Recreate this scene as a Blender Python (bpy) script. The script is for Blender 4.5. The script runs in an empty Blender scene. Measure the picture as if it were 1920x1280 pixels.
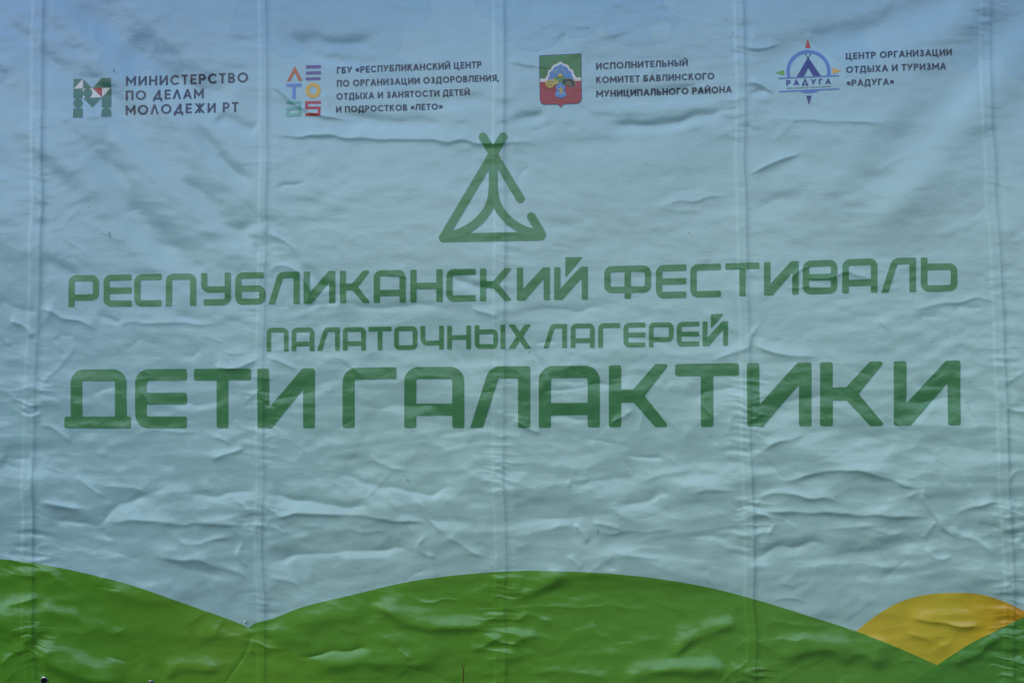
import bpy, math, random
import numpy as np
from mathutils.geometry import delaunay_2d_cdt
from mathutils import Vector

scene = bpy.context.scene
C = scene.collection
S = 0.0022            # metres per drawing unit (the sheet is laid out in units of 1/1920 of the view width)
ZB = 0.10             # height of the banner's lower edge above the ground
YB = 1327.0           # drawing row of that height
CX = 960.0
def ZZ(v): return ZB + (YB - v) * S          # world height of drawing row v

# ------------------------------------------------------------------ camera
CAM_D = 6.4
cam = bpy.data.cameras.new("camera")
co = bpy.data.objects.new("camera", cam); C.objects.link(co)
co.location = (0, -CAM_D, ZZ(640))
co.rotation_euler = (math.radians(90), 0, 0)
cam.sensor_width = 36.0
cam.lens = 36.0 * CAM_D / (1920 * S)
cam.clip_end = 500
scene.camera = co

# ------------------------------------------------------------------ world and sun
SUN_AZ = math.radians(-120)    # from +Y towards +X: the veiled sun stands high to the left and grazes the sheet
SUN_EL = math.radians(55)
w = bpy.data.worlds.new("World"); scene.world = w; w.use_nodes = True
nt = w.node_tree; nt.nodes.clear()
sky = nt.nodes.new("ShaderNodeTexSky"); sky.sky_type = 'NISHITA'; sky.sun_disc = False
sky.sun_elevation = SUN_EL; sky.sun_rotation = SUN_AZ
sky.air_density = 1.0; sky.dust_density = 1.6; sky.ozone_density = 1.2
bg = nt.nodes.new("ShaderNodeBackground"); bg.inputs[1].default_value = 0.10
out = nt.nodes.new("ShaderNodeOutputWorld")
nt.links.new(sky.outputs[0], bg.inputs[0]); nt.links.new(bg.outputs[0], out.inputs[0])
sd = Vector((math.cos(SUN_EL) * math.sin(SUN_AZ), math.cos(SUN_EL) * math.cos(SUN_AZ), math.sin(SUN_EL)))
sl = bpy.data.lights.new("sun", 'SUN'); sl.energy = 1.3; sl.angle = math.radians(18); sl.color = (1.0, 0.95, 0.87)
so = bpy.data.objects.new("sun", sl); C.objects.link(so); so.location = (-6, -6, 8)
so.rotation_euler = sd.to_track_quat('Z', 'Y').to_euler()
scene.view_settings.view_transform = 'Standard'
scene.view_settings.look = 'None'
scene.view_settings.exposure = 0.49
scene.view_settings.gamma = 1.0

# ------------------------------------------------------------------ noise helpers
def vnoise(x, y, seed):
    r = np.random.RandomState(seed)
    T = r.rand(256, 256).astype(np.float32) * 2 - 1
    xi = np.floor(x).astype(np.int32); yi = np.floor(y).astype(np.int32)
    fx = (x - xi).astype(np.float32); fy = (y - yi).astype(np.float32)
    u = fx * fx * fx * (fx * (fx * 6 - 15) + 10); v = fy * fy * fy * (fy * (fy * 6 - 15) + 10)
    x0 = xi & 255; x1 = (xi + 1) & 255; y0 = yi & 255; y1 = (yi + 1) & 255
    return (T[y0, x0] * (1 - u) + T[y0, x1] * u) * (1 - v) + (T[y1, x0] * (1 - u) + T[y1, x1] * u) * v
def smooth(a, lo, hi):
    t = np.clip((a - lo) / (hi - lo), 0, 1); return t * t * (3 - 2 * t)

# ------------------------------------------------------------------ height field of the hanging vinyl (metres, + towards the viewer)
GX0, GX1, GY0, GY1 = -170, 2090, -150, 1380
gx = np.arange(GX0, GX1 + 1, dtype=np.float32); gy = np.arange(GY0, GY1 + 1, dtype=np.float32)
PX, PY = np.meshgrid(gx, gy)
H = np.zeros_like(PX)

def pl_dist(pts, X, Y):
    """distance to polyline, signed (+ on the right-hand/lower side of the drawing direction), and the fraction along it"""
    best = np.full(X.shape, 1e9, np.float32); sg = np.zeros_like(best); fr = np.zeros_like(best)
    L = [0]
    for a, b in zip(pts[:-1], pts[1:]): L.append(L[-1] + math.hypot(b[0]-a[0], b[1]-a[1]))
    for i, (a, b) in enumerate(zip(pts[:-1], pts[1:])):
        dx, dy = b[0]-a[0], b[1]-a[1]; l2 = dx*dx+dy*dy
        t = np.clip(((X-a[0])*dx + (Y-a[1])*dy)/l2, 0, 1)
        ex = X-(a[0]+t*dx); ey = Y-(a[1]+t*dy)
        d = np.sqrt(ex*ex+ey*ey); m = d < best
        best = np.where(m, d, best)
        sg = np.where(m, np.sign(dx*ey - dy*ex), sg)
        fr = np.where(m, (L[i]+t*(L[i+1]-L[i]))/L[-1], fr)
    return best*sg, fr

def spline(pts, n=8):
    P = [pts[0]] + list(pts) + [pts[-1]]; o = []
    for i in range(1, len(P)-2):
        p0, p1, p2, p3 = [np.array(q, float) for q in P[i-1:i+3]]
        for k in range(n):
            t = k/n
            o.append(tuple(0.5*((2*p1)+(-p0+p2)*t+(2*p0-5*p1+4*p2-p3)*t*t+(-p0+3*p1-3*p2+p3)*t**3)))
    o.append(tuple(pts[-1])); return o

def crease(pts, amp, s_neg, s_pos, taper=0.25, sharp=False, wob=4):
    """ridge (amp>0) or valley (amp<0, millimetres) along a polyline; s_neg = width on the upper/left side, s_pos on the other side"""
    if math.hypot(pts[-1][0]-pts[0][0], pts[-1][1]-pts[0][1]) < 45: amp *= .6
    pts = spline(pts, 5) if len(pts) > 2 else pts
    mg = 4*max(s_neg, s_pos)+10
    xs = [p[0] for p in pts]; ys = [p[1] for p in pts]
    x0 = int(max(GX0, min(xs)-mg))-GX0; x1 = int(min(GX1, max(xs)+mg))-GX0+1
    y0 = int(max(GY0, min(ys)-mg))-GY0; y1 = int(min(GY1, max(ys)+mg))-GY0+1
    if x1 <= x0 or y1 <= y0: return
    X = PX[y0:y1, x0:x1]; Y = PY[y0:y1, x0:x1]
    sd_ = int(abs(pts[0][0]*7+pts[0][1]*13)) % 9999
    Xw = X + wob*vnoise(X/37, Y/37, sd_); Yw = Y + wob*vnoise(X/31, Y/31, sd_+1)
    d, f = pl_dist(pts, Xw, Yw)
    s = np.where(d < 0, s_neg, s_pos)
    a = np.abs(d)/s
    prof = np.exp(-a) if sharp else np.exp(-0.5*a*a)
    if sharp: prof = np.exp(-(np.sqrt(a*a+0.03)-0.173))
    tp = smooth(f, 0, taper)*smooth(1-f, 0, taper) if taper > 0 else 1.0
    H[y0:y1, x0:x1] += amp*0.001*prof*tp*(1+0.35*vnoise(X/60, Y/60, sd_+2))

# slow billow of the whole sheet
H += 0.007*vnoise(PX/420+3.1, PY/330+1.7, 11) + 0.0026*vnoise(PX/230, PY/170, 12)
# long, soft, mostly level folds, stronger below the writing
wx = PX + 40*vnoise(PX/190, PY/150, 21); wy = PY + 22*vnoise(PX/230, PY/120, 22)
low = (0.16 + 0.84*smooth(PY, 540, 900))*(1-.4*smooth(PY, 1060, 1130))
H += low*(0.0024*vnoise(wx/270, wy/62, 23) + 0.0008*vnoise(wx/150, wy/33, 24))
# crumple facets: straight crests of folded sheet, each family shown only in patches
def crest(ang, lam, amp, seed, mlo, mhi, msz=(210, 120), warp=14, soft=.03):
    c, q_ = math.cos(math.radians(ang)), math.sin(math.radians(ang))
    u = (-q_*PX + c*PY + warp*vnoise(PX/130, PY/95, seed+1) + .35*warp*vnoise(PX/45, PY/40, seed+2))/lam
    lane = np.floor(u); f = u-lane
    r_ = np.random.RandomState(seed); ofs = r_.rand(4096)
    k = lane.astype(np.int32) & 4095
    pos = .3+.4*ofs[k]                      # each lane peaks elsewhere
    t = np.where(f < pos, f/pos, (1-f)/(1-pos))
    t = np.sqrt((t-1)**2+soft*soft*.25)     # slightly rounded crest
    m_ = smooth(vnoise(PX/msz[0]+ofs[k]*9, PY/msz[1]+3.1, seed+3), mlo, mhi)
    return (amp*(1-t)*m_).astype(np.float32)
wide = .62*low*(.85+.5*vnoise(PX/300, PY/200, 28))
H += wide*(crest(5, 84, .0032, 200, -.1, .5) + crest(-12, 70, .0028, 210, 0, .6) + crest(17, 76, .0030, 220, 0, .6) + crest(-24, 100, .0034, 230, 0, .6) + crest(34, 92, .0034, 240, .1, .6))
H += wide*(crest(1, 30, .0013, 250, .0, .6, (120, 60), 6) + crest(-9, 26, .0011, 260, .1, .6, (110, 55), 6) + crest(52, 60, .0018, 270, .25, .7, (90, 90), 8) + crest(-48, 64, .0016, 280, .3, .7, (90, 90), 8))
# diagonal soft folds hanging from the upper corners
dl = smooth(620-PX, 0, 420)*smooth(620-PY, 0, 260)
q = (PX*0.66 - PY*0.75); p_ = (PX*0.75+PY*0.66)
H += dl*(0.0040*vnoise(q/62+2.2, p_/300, 31) + 0.0012*vnoise(q/26, p_/130, 32))
dr = smooth(PX-1450, 0, 350)*smooth(560-PY, 0, 300)
q2 = (PX*0.66 + PY*0.75); p2 = (PX*0.75-PY*0.66)
H += dr*(0.0048*vnoise(q2/75+1.0, p2/330, 33))
# small crumples everywhere: facets meeting in crisp ridges
def facets(lx, ly, seed, ang=0, warp=.25):
    c, q_ = math.cos(math.radians(ang)), math.sin(math.radians(ang))
    u = (c*PX+q_*PY)/lx + warp*vnoise(PX/lx*.9, PY/ly*.9, seed+5); v = (-q_*PX+c*PY)/ly + warp*vnoise(PX/lx*.8+7, PY/ly*.8, seed+6)
    r_ = np.random.RandomState(seed); T = r_.rand(3, 128, 128).astype(np.float32)
    iu = np.floor(u).astype(np.int32); iv = np.floor(v).astype(np.int32); best = np.full(u.shape, 9, np.float32)
    for a_ in (-1, 0, 1):
        for b_ in (-1, 0, 1):
            ku, kv = (iu+a_) & 127, (iv+b_) & 127
            d2 = (iu+a_+T[0, kv, ku]-u)**2+(iv+b_+T[1, kv, ku]-v)**2+.35*T[2, kv, ku]
            best = np.minimum(best, d2)
    return best.astype(np.float32)
pat = .25+.75*smooth(vnoise(PX/170+4, PY/120+9, 47), -.25, .5)
H += (.09+.91*low)*pat*(0.0032*facets(118, 66, 401, 14) + 0.0020*facets(58, 36, 402, -12))
H += (.12+.88*low)*(1.15-pat)*0.0013*facets(38, 24, 403, 18)
del pat
# rubbed-in creases at random
cr = 0.5+0.5*smooth(vnoise(PX/150, PY/110, 41), -0.2, 0.6)
H += cr*(0.00075*vnoise(wx/46, wy/19, 42) + 0.00035*vnoise(wx/20, wy/11, 43))

# storage folds: raised strips with a crisp right edge, and the puckers beside them
FOLDS = [
 ([(82,-150),(82,0),(79,270),(77,460),(72,600),(66,760),(63,900),(58,1040),(62,1130),(64,1220),(70,1380)], 20, 1.3),
 ([(500,-150),(500,0),(501,300),(499,450),(496,560),(495,800),(493,1000),(495,1160),(499,1380)], 13, 1.0),
 ([(943,-150),(943,0),(944,240),(945,430),(945,860),(947,1000),(948,1160),(950,1380)], 20, 1.0),
 ([(1395,-150),(1395,0),(1398,330),(1404,560),(1409,850),(1412,1000),(1416,1160),(1420,1380)], 17, 1.1),
 ([(1856,-150),(1858,0),(1863,270),(1876,500),(1882,640),(1890,830),(1899,1100),(1900,1380)], 19, 1.2),
]
HF = np.zeros_like(PX)
for k, (pts, wd, am) in enumerate(FOLDS):
    am *= .8
    xc = np.interp(gy, [p[1] for p in pts], [p[0] for p in pts]).astype(np.float32)[:, None]
    xc = xc + 2.6*vnoise(PY/75, PY*0+k, 50+k)
    d = PX - xc
    var = 0.75+0.45*vnoise(PY/90, PY*0+0.5*k, 60+k)
    strip = smooth(d, -wd-2.2, -wd+2.2)*(1-smooth(d, -1.4, 2.2))
    HF += 0.001*am*(.5+.5*var)*strip*1.2
    HF += 0.001*am*var*1.3*np.exp(-np.abs(d)/16)*(d < 0) + 0.001*am*var*1.3*np.exp(-np.abs(d)/4.0)*(d >= 0)
    HF += -0.001*am*0.45*np.exp(-((d-9)/7)**2)
    pm = np.exp(-(np.where(d < 0, (d+8)/38, d/34))**2)
    lowf = 0.25+0.75*smooth(PY, 520, 900)
    # puckers: short level wrinkles crossing the strip
    yy = PY + 6*vnoise(PX/30, PY/40, 70+k) - 0.10*d
    act = smooth(vnoise(PY/75, PY*0+3.3*k, 80+k), -0.35, 0.55)
    HF += pm*lowf*act*(0.0011*vnoise(PX/42, yy/8.5, 90+k) + 0.0014*vnoise(PX/70, yy/17, 95+k) + 0.0016*facets(64, 20, 500+k, -9) + .0005*facets(30, 11, 520+k, 14))
    rid = 1-np.abs(vnoise(PX/48, yy/15, 100+k)); HF += pm*lowf*act*0.0014*rid**5

# individual creases read from the sheet: (points, height mm, width above/left, width below/right, taper, sharp)
CR = [
 # upper left diagonals
 ([(138,-30),(205,45),(275,110),(360,160),(450,190)], -7, 22, 30, .2, 0),
 ([(170,210),(215,330),(262,405),(330,470),(395,520)], -5, 16, 24, .3, 0),
 ([(360,225),(410,290),(440,320),(484,352)], -4, 9, 15, .3, 0),
 ([(345,330),(400,395),(440,432),(490,437)], -4, 12, 14, .2, 0),
 ([(75,480),(110,500),(160,525)], -2.5, 8, 14, .3, 0),
 ([(405,215),(440,235),(485,250)], -3, 9, 8, .2, 0),
 ([(500,437),(530,450),(560,470)], 2, 7, 5, .3, 1),
 ([(515,358),(540,347),(575,338)], -1.3, 4, 4, .3, 1),
 # top middle
 ([(505,60),(560,78),(640,86),(740,72)], -3.5, 12, 16, .3, 0),
 ([(530,62),(590,105),(680,118),(750,120)], -2.5, 10, 9, .3, 0),
 ([(496,140),(535,182),(565,205),(610,218),(690,226)], 2.4, 9, 4, .25, 1),
 ([(600,214),(690,226),(760,233),(860,232)], -3, 10, 12, .3, 0),
 ([(490,252),(600,256),(720,260),(880,266),(1010,268)], 2.6, 12, 3.5, .15, 1),
 ([(780,200),(860,190),(930,205)], -1.5, 8, 9, .3, 0),
 ([(950,228),(985,222),(1030,208)], -2.6, 6, 8, .3, 0),
 ([(945,115),(990,123),(1040,128)], 1.6, 6, 3, .3, 1),
 ([(1050,62),(1066,66)], -1.5, 4, 5, .3, 0),
 ([(1120,238),(1250,231),(1340,212),(1390,208)], -3, 6, 9, .25, 0),
 ([(1110,186),(1230,180),(1380,178)], -2.2, 10, 12, .3, 0),
 ([(1395,93),(1430,91),(1470,84)], 2.2, 7, 3, .3, 1),
 ([(1398,150),(1425,158),(1455,174)], 2.2, 7, 3, .3, 1),
 ([(1398,182),(1420,176),(1445,170)], -2, 4, 7, .3, 0),
 ([(1415,226),(1500,224),(1620,228),(1700,228)], 1.5, 9, 4, .3, 1),
 ([(1395,330),(1440,308),(1475,296),(1510,282)], 2.2, 9, 4, .3, 1),
 ([(1225,388),(1300,374),(1370,366)], 1.6, 8, 4, .3, 1),
 ([(1010,272),(1150,268),(1280,262)], -1.5, 10, 12, .3, 0),
 ([(1400,400),(1450,385),(1520,362)], -1.5, 10, 12, .3, 0),
 # upper right diagonals
 ([(1830,-30),(1730,20),(1620,62),(1520,92),(1400,118)], -5, 28, 22, .2, 0),
 ([(1935,-10),(1850,80),(1790,170),(1700,270),(1600,360)], -4.2, 30, 36, .2, 0),
 ([(1900,120),(1800,240),(1690,360),(1600,440)], 4, 30, 30, .3, 0),
 # middle, round the writing
 ([(74,578),(110,592),(150,602),(185,620)], 2.2, 8, 4, .2, 1),
 ([(18,600),(44,612),(62,634)], 2.4, 8, 4, .2, 1),
 ([(0,560),(30,580),(70,590)], -2, 7, 9, .2, 0),
 ([(180,585),(205,592),(232,612)], -2.4, 7, 7, .3, 0),
 ([(175,612),(260,606),(330,606),(430,606)], 1.6, 9, 4, .3, 1),
 ([(500,525),(520,500),(560,505),(580,540),(570,585)], 2.4, 7, 4, .3, 1),
 ([(560,500),(590,520),(620,545)], -2, 6, 7, .3, 0),
 ([(70,740),(100,700),(135,660),(150,640)], 1.2, 5, 3, .3, 1),
 ([(400,690),(440,688),(470,678),(490,668)], 2.6, 8, 4, .2, 1),
 ([(500,665),(530,680),(560,690)], 2, 7, 4, .3, 1),
 ([(640,573),(740,574),(840,562)], -3, 7, 8, .25, 0),
 ([(880,578),(905,583),(935,596)], 2, 6, 3, .3, 1),
 ([(950,590),(1050,580),(1170,580)], -2.2, 7, 12, .3, 0),
 ([(830,530),(850,522),(900,535),(935,540)], -2, 5, 6, .3, 0),
 ([(1480,530),(1500,505),(1520,500)], 2, 6, 4, .3, 1),
 ([(1505,520),(1560,522),(1590,512),(1640,528)], 2.2, 7, 4, .25, 1),
 ([(1406,640),(1440,655),(1480,664),(1540,668)], 2.8, 8, 4, .25, 1),
 ([(1330,682),(1370,665),(1404,650),(1412,625),(1430,600)], 2.2, 7, 4, .25, 1),
 ([(1700,585),(1770,570),(1840,560),(1876,562)], 1.8, 6, 4, .25, 1),
 ([(1780,595),(1800,580),(1850,575)], -1.8, 6, 6, .25, 0),
 ([(1795,640),(1815,665)], -1.5, 5, 6, .3, 0),
 ([(1885,760),(1905,772),(1940,774)], 2.4, 9, 4, .2, 1),
 # across the big words
 ([(255,722),(275,745),(285,775),(300,790)], 2.6, 8, 5, .3, 1),
 ([(128,745),(160,738),(220,745)], -1.6, 7, 8, .3, 0),
 ([(75,795),(105,805),(135,828)], 2.4, 9, 4, .2, 1),
 ([(330,750),(360,756),(440,752)], -2, 8, 8, .3, 0),
 ([(490,760),(540,750),(600,738)], -2.5, 8, 9, .3, 0),
 ([(660,768),(760,760),(860,768)], -3, 10, 13, .3, 0),
 ([(1000,745),(1060,732),(1110,722),(1180,712)], -3.5, 6, 12, .25, 0),
 ([(1010,790),(1060,784),(1140,792)], -2.5, 7, 7, .3, 0),
 ([(1140,795),(1170,782),(1190,765)], 2.2, 7, 4, .3, 1),
 ([(955,788),(985,798),(1018,812)], 2.4, 8, 4, .25, 1),
 ([(1285,742),(1340,735),(1400,720)], -2, 8, 8, .3, 0),
 ([(1370,760),(1385,770),(1400,790),(1440,770)], 2, 6, 4, .3, 1),
 ([(1450,760),(1520,744),(1560,748)], -2.5, 8, 8, .3, 0),
 ([(1680,760),(1740,752),(1790,742)], -2.5, 9, 9, .3, 0),
 # field below the words
 ([(400,815),(425,828),(430,840)], 2.4, 8, 4, .3, 1),
 ([(395,860),(430,848),(465,838)], 2.4, 8, 5, .2, 1),
 ([(0,860),(40,858),(62,850)], -4, 8, 12, .2, 0),
 ([(70,942),(110,948),(165,958)], 3.2, 6, 7, .25, 1),
 ([(80,965),(140,980),(190,978),(240,940),(320,915)], -5.5, 14, 12, .2, 0),
 ([(195,976),(300,978),(400,984),(470,986)], 3.2, 14, 4, .2, 1),
 ([(185,985),(198,1000),(210,1014)], -3, 5, 6, .25, 0),
 ([(130,890),(170,915),(200,935)], 2.4, 10, 6, .3, 1),
 ([(180,912),(240,915),(300,925)], 2.2, 8, 5, .3, 1),
 ([(350,920),(420,926),(490,918)], -4.5, 9, 12, .2, 0),
 ([(320,1000),(355,1018),(390,1014),(440,1000)], 2.6, 10, 6, .25, 1),
 ([(170,1030),(260,1042),(340,1040)], -3, 12, 12, .3, 0),
 ([(280,1040),(380,1052),(440,1070),(475,1085)], 3.5, 14, 6, .2, 1),
 ([(290,1046),(350,1062),(440,1078)], -3, 8, 12, .3, 0),
 ([(440,930),(465,955),(480,985),(470,1010)], 2.2, 6, 4, .25, 1),
 ([(460,1010),(450,1040),(470,1062)], 2.2, 6, 4, .25, 1),
 ([(495,922),(560,934),(640,948),(700,950)], -5, 10, 12, .15, 0),
 ([(497,950),(522,960),(536,972)], 3, 7, 4, .2, 1),
 ([(520,975),(538,1000),(500,985)], 2.4, 6, 4, .2, 1),
 ([(495,1028),(530,1010),(600,1010)], 2.2, 8, 8, .3, 0),
 ([(495,1052),(560,1040),(680,1030),(790,1028)], -6, 12, 12, .15, 0),
 ([(500,1080),(545,1090),(565,1105)], 2, 6, 4, .3, 1),
 ([(620,890),(690,905),(750,920),(820,922),(850,905)], -4.5, 14, 6, .2, 0),
 ([(500,966),(600,966),(720,972),(810,980)], 3.2, 14, 3.5, .15, 1),
 ([(640,994),(700,994),(740,993)], 1.6, 7, 4, .3, 1),
 ([(778,925),(795,955),(812,982),(835,1000)], 3.4, 7, 4, .2, 1),
 ([(830,1000),(870,1022),(915,1050)], 2.6, 8, 6, .25, 1),
 ([(800,1000),(785,1020),(800,1040),(825,1048)], 2.4, 6, 5, .25, 1),
 ([(640,860),(700,860),(760,850)], -2.4, 10, 12, .3, 0),
 ([(690,848),(712,872),(770,880)], 1.6, 7, 4, .3, 1),
 ([(955,962),(1040,972),(1110,966),(1200,940),(1290,920)], -6, 22, 14, .2, 0),
 ([(950,1008),(1020,995),(1075,982)], 3.4, 10, 10, .25, 0),
 ([(1073,983),(1092,1000),(1104,1016)], 3, 6, 4, .2, 1),
 ([(1110,978),(1140,988),(1170,996)], 2.4, 7, 4, .25, 1),
 ([(1110,1000),(1180,996),(1280,994)], 1.8, 8, 4, .3, 1),
 ([(1066,1042),(1075,1052),(1092,1066)], 2.6, 6, 4, .2, 1),
 ([(1130,1030),(1190,1040),(1250,1048)], 2, 8, 5, .3, 1),
 ([(1040,900),(1100,905),(1180,890),(1220,885)], -3, 10, 12, .3, 0),
 ([(1060,906),(1072,912)], 2, 6, 4, .3, 1),
 ([(1190,908),(1240,890),(1300,880)], 2.4, 10, 6, .3, 1),
 ([(1280,925),(1330,918),(1390,925)], 2.6, 10, 6, .3, 1),
 ([(1280,1010),(1330,1005),(1395,1000)], -3, 9, 9, .3, 0),
 ([(1330,815),(1350,838)], -2, 5, 6, .3, 0),
 ([(1365,815),(1380,840)], -2, 5, 6, .3, 0),
 ([(1415,845),(1470,826),(1520,812)], 2.2, 8, 5, .3, 1),
 ([(1410,938),(1445,925),(1510,930),(1560,936),(1582,948)], 3.4, 10, 5, .2, 1),
 ([(1465,905),(1520,890),(1560,880),(1610,884),(1680,905),(1742,918)], 3.4, 14, 4, .15, 1),
 ([(1700,935),(1722,920),(1742,922)], 2.6, 6, 5, .2, 1),
 ([(1420,958),(1560,962),(1680,968),(1752,970)], 3.8, 16, 3.5, .15, 1),
 ([(1720,925),(1738,950),(1754,972),(1780,995),(1800,1008)], 4.0, 8, 4, .15, 1),
 ([(1754,975),(1740,990),(1728,1010)], 3, 6, 7, .2, 1),
 ([(1775,985),(1820,1008),(1870,1040)], 2.6, 8, 8, .25, 1),
 ([(1730,1030),(1760,1045),(1790,1040)], 2.4, 7, 5, .25, 1),
 ([(1540,990),(1600,984),(1680,982)], 1.8, 8, 4, .3, 1),
 ([(1780,965),(1830,950),(1872,942)], 3, 10, 5, .25, 1),
 ([(1405,1050),(1450,1030),(1520,1020),(1560,1012)], -5, 8, 14, .2, 0),
 ([(1410,960),(1440,965),(1452,985),(1430,1005)], 2.8, 7, 4, .2, 1),
 ([(1560,1030),(1640,1035),(1740,1010)], -4, 16, 20, .3, 0),
 ([(1460,1090),(1475,1092),(1495,1105)], 2, 6, 4, .3, 1),
 ([(1440,1128),(1480,1122),(1516,1128)], 1.8, 5, 3, .3, 1),
 ([(1500,1056),(1600,1060),(1700,1066)], 1.6, 9, 6, .3, 0),
 ([(1885,900),(1905,880),(1940,885)], 2.4, 8, 5, .2, 1),
 ([(1895,1010),(1915,1020),(1950,1050)], 3, 10, 8, .2, 0),
 # the green foot of the sheet: broad pulls
 ([(-30,1180),(10,1172),(45,1185),(62,1205)], 4, 24, 16, .2, 0),
 ([(62,1205),(100,1238),(160,1262),(240,1275)], 8, 26, 12, .2, 0),
 ([(0,1250),(25,1225),(60,1205)], 3, 8, 8, .25, 1),
 ([(66,1145),(100,1150),(160,1155)], 4, 14, 8, .25, 0),
 ([(120,1185),(200,1182),(250,1180)], 3, 12, 8, .3, 0),
 ([(160,1085),(210,1108),(300,1120),(360,1128)], 5, 20, 16, .25, 0),
 ([(70,1065),(100,1085),(110,1105)], 3, 12, 8, .3, 0),
 ([(360,1180),(385,1190),(430,1180)], 3, 14, 8, .3, 0),
 ([(300,1262),(350,1250),(420,1252)], 4, 14, 8, .25, 0),
 ([(265,1240),(276,1262),(284,1280)], 1.5, 6, 6, .2, 1),
 ([(296,1240),(291,1262),(286,1282)], -1.5, 5, 6, .2, 0),
 ([(474,1183),(466,1215),(440,1255),(415,1290)], -1.2, 4, 4, .15, 1),
 ([(66,1230),(74,1255),(83,1272)], -3, 5, 6, .15, 0),
 ([(70,1120),(40,1130),(5,1135)], 3, 9, 6, .3, 1),
 ([(530,1165),(590,1160),(660,1150),(700,1148)], 5, 22, 14, .25, 0),
 ([(690,1125),(730,1145),(760,1160),(830,1172),(900,1178),(938,1190)], 6, 16, 8, .2, 0),
 ([(500,1190),(560,1195),(600,1205)], 4, 16, 9, .3, 0),
 ([(555,1236),(620,1222),(700,1212)], -3.2, 5, 6, .25, 1),
 ([(560,1246),(640,1236),(760,1238),(850,1226)], 5, 18, 12, .25, 0),
 ([(745,1215),(762,1228),(768,1238)], 2.4, 6, 4, .25, 1),
 ([(880,1212),(915,1205),(942,1196)], 5, 10, 6, .25, 0),
 ([(700,1268),(712,1262),(725,1280)], -2, 6, 6, .25, 0),
 ([(770,1125),(840,1126),(870,1122)], 1.6, 4, 3, .3, 1),
 ([(945,1112),(990,1110),(1040,1092),(1075,1075)], 5, 16, 9, .25, 0),
 ([(950,1135),(1020,1132),(1160,1140),(1230,1138)], 3, 10, 6, .25, 0),
 ([(955,1160),(1010,1158),(1045,1165)], 3.5, 10, 6, .25, 0),
 ([(952,1208),(975,1200),(1010,1192)], 4, 10, 7, .25, 0),
 ([(1255,1230),(1300,1196),(1340,1185),(1395,1168)], 5, 16, 8, .25, 0),
 ([(985,1260),(1060,1256),(1120,1262),(1150,1290)], 4, 12, 8, .25, 0),
 ([(1170,1282),(1220,1258),(1300,1254),(1370,1258)], 6, 14, 12, .2, 0),
 ([(1350,1290),(1375,1262),(1408,1235)], 3, 6, 6, .2, 1),
 ([(1372,1240),(1380,1262),(1400,1275)], 3, 6, 5, .2, 1),
 ([(1435,1250),(1490,1225),(1540,1215),(1610,1225),(1690,1232)], 7, 22, 12, .2, 0),
 ([(1425,1180),(1450,1165),(1500,1172),(1560,1178)], 4, 12, 9, .25, 0),
 ([(1440,1200),(1480,1195),(1530,1200)], 3, 10, 6, .3, 0),
 ([(1780,1240),(1830,1220),(1880,1190)], 4, 14, 8, .25, 0),
 ([(1902,1230),(1920,1250),(1960,1262)], 5, 12, 8, .2, 0),
 ([(1700,1155),(1740,1162),(1790,1170),(1850,1176)], 3.6, 12, 4, .25, 1),
 ([(1690,1185),(1730,1195),(1760,1205)], 2, 8, 4, .3, 1),
 ([(1740,1230),(1760,1210),(1800,1190)], 2.4, 10, 10, .3, 0),
]
H *= .84
for c in CR:
    pts, amp, sn, sp_, tp_, shp = c
    if not shp and max(sn, sp_) >= 14 and np.mean([p[1] for p in pts]) > 1060: crease(pts, amp*.95, sn, sp_*.85, tp_, False, 6)
    elif not shp and np.mean([p[1] for p in pts]) > 560: crease(pts, amp*.72, sn*1.15, sp_*1.15, tp_, True, 6)
    else: crease(*c)
# a random scatter of short creases so that no part of the sheet is glassy
rng = random.Random(5)
for k in range(170):
    x = rng.uniform(-120, 2040); y = rng.uniform(-100, 1330)
    if rng.random() < 0.45 and y < 620: continue
    L = rng.uniform(25, 120); an = math.radians(rng.gauss(0, 22) if y > 560 or 560 < x < 1430 else (rng.gauss(45, 18) if x < 560 else rng.gauss(-38, 18)))
    if rng.random() < 0.12: an += rng.uniform(-1.2, 1.2)
    dx, dy = math.cos(an)*L/2, math.sin(an)*L/2; b = rng.uniform(-.15, .15)*L
    amp = rng.choice((1, 1, -1))*rng.uniform(0.3, 1.0)*(1.0 if y < 560 else 1.5)
    crease([(x-dx, y-dy), (x-dy*.1, y+b*.5), (x+dx, y+dy)], amp, rng.uniform(6, 14), rng.uniform(4, 9), .45, rng.random() < .35)
H *= 1.55
# fine angular kinks: short straight folds, often two meeting at a point
for k in range(230):
    y = rng.uniform(560, 1330) if k < 175 else rng.uniform(0, 560); x = rng.uniform(-60, 1980)
    an = math.radians(rng.choice((0, 0, 12, -15, 35, -40, 62))+rng.gauss(0, 9)); L = rng.uniform(22, 95)
    p0 = (x, y); p1 = (x+L*math.cos(an), y+L*math.sin(an)); am = rng.uniform(.9, 2.1)*(1 if y > 560 else .6)*rng.choice((1, 1, -1))
    crease([p0, p1], am, rng.uniform(5, 12), rng.uniform(2.6, 4.5), .35, True, 2.5)
    if rng.random() < .5:
        a2 = an+rng.choice((-1, 1))*rng.uniform(.6, 1.5); L2 = L*rng.uniform(.4, .8)
        crease([p0, (x+L2*math.cos(a2), y+L2*math.sin(a2))], am*.9, rng.uniform(3, 7), rng.uniform(2.2, 4), .5, True, 2.5)
# soften to the stiffness of vinyl
def blur(a, n):
    for _ in range(n):
        b = a.copy(); b[1:-1] = 0.25*a[:-2]+0.5*a[1:-1]+0.25*a[2:]; a = b
        b = a.copy(); b[:, 1:-1] = 0.25*a[:, :-2]+0.5*a[:, 1:-1]+0.25*a[:, 2:]; a = b
    return a
H = blur(H, 1) + blur(1.75*HF, 1)
GYd, GXd = np.gradient(H, S)     # slopes (per metre); rows run downwards

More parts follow.
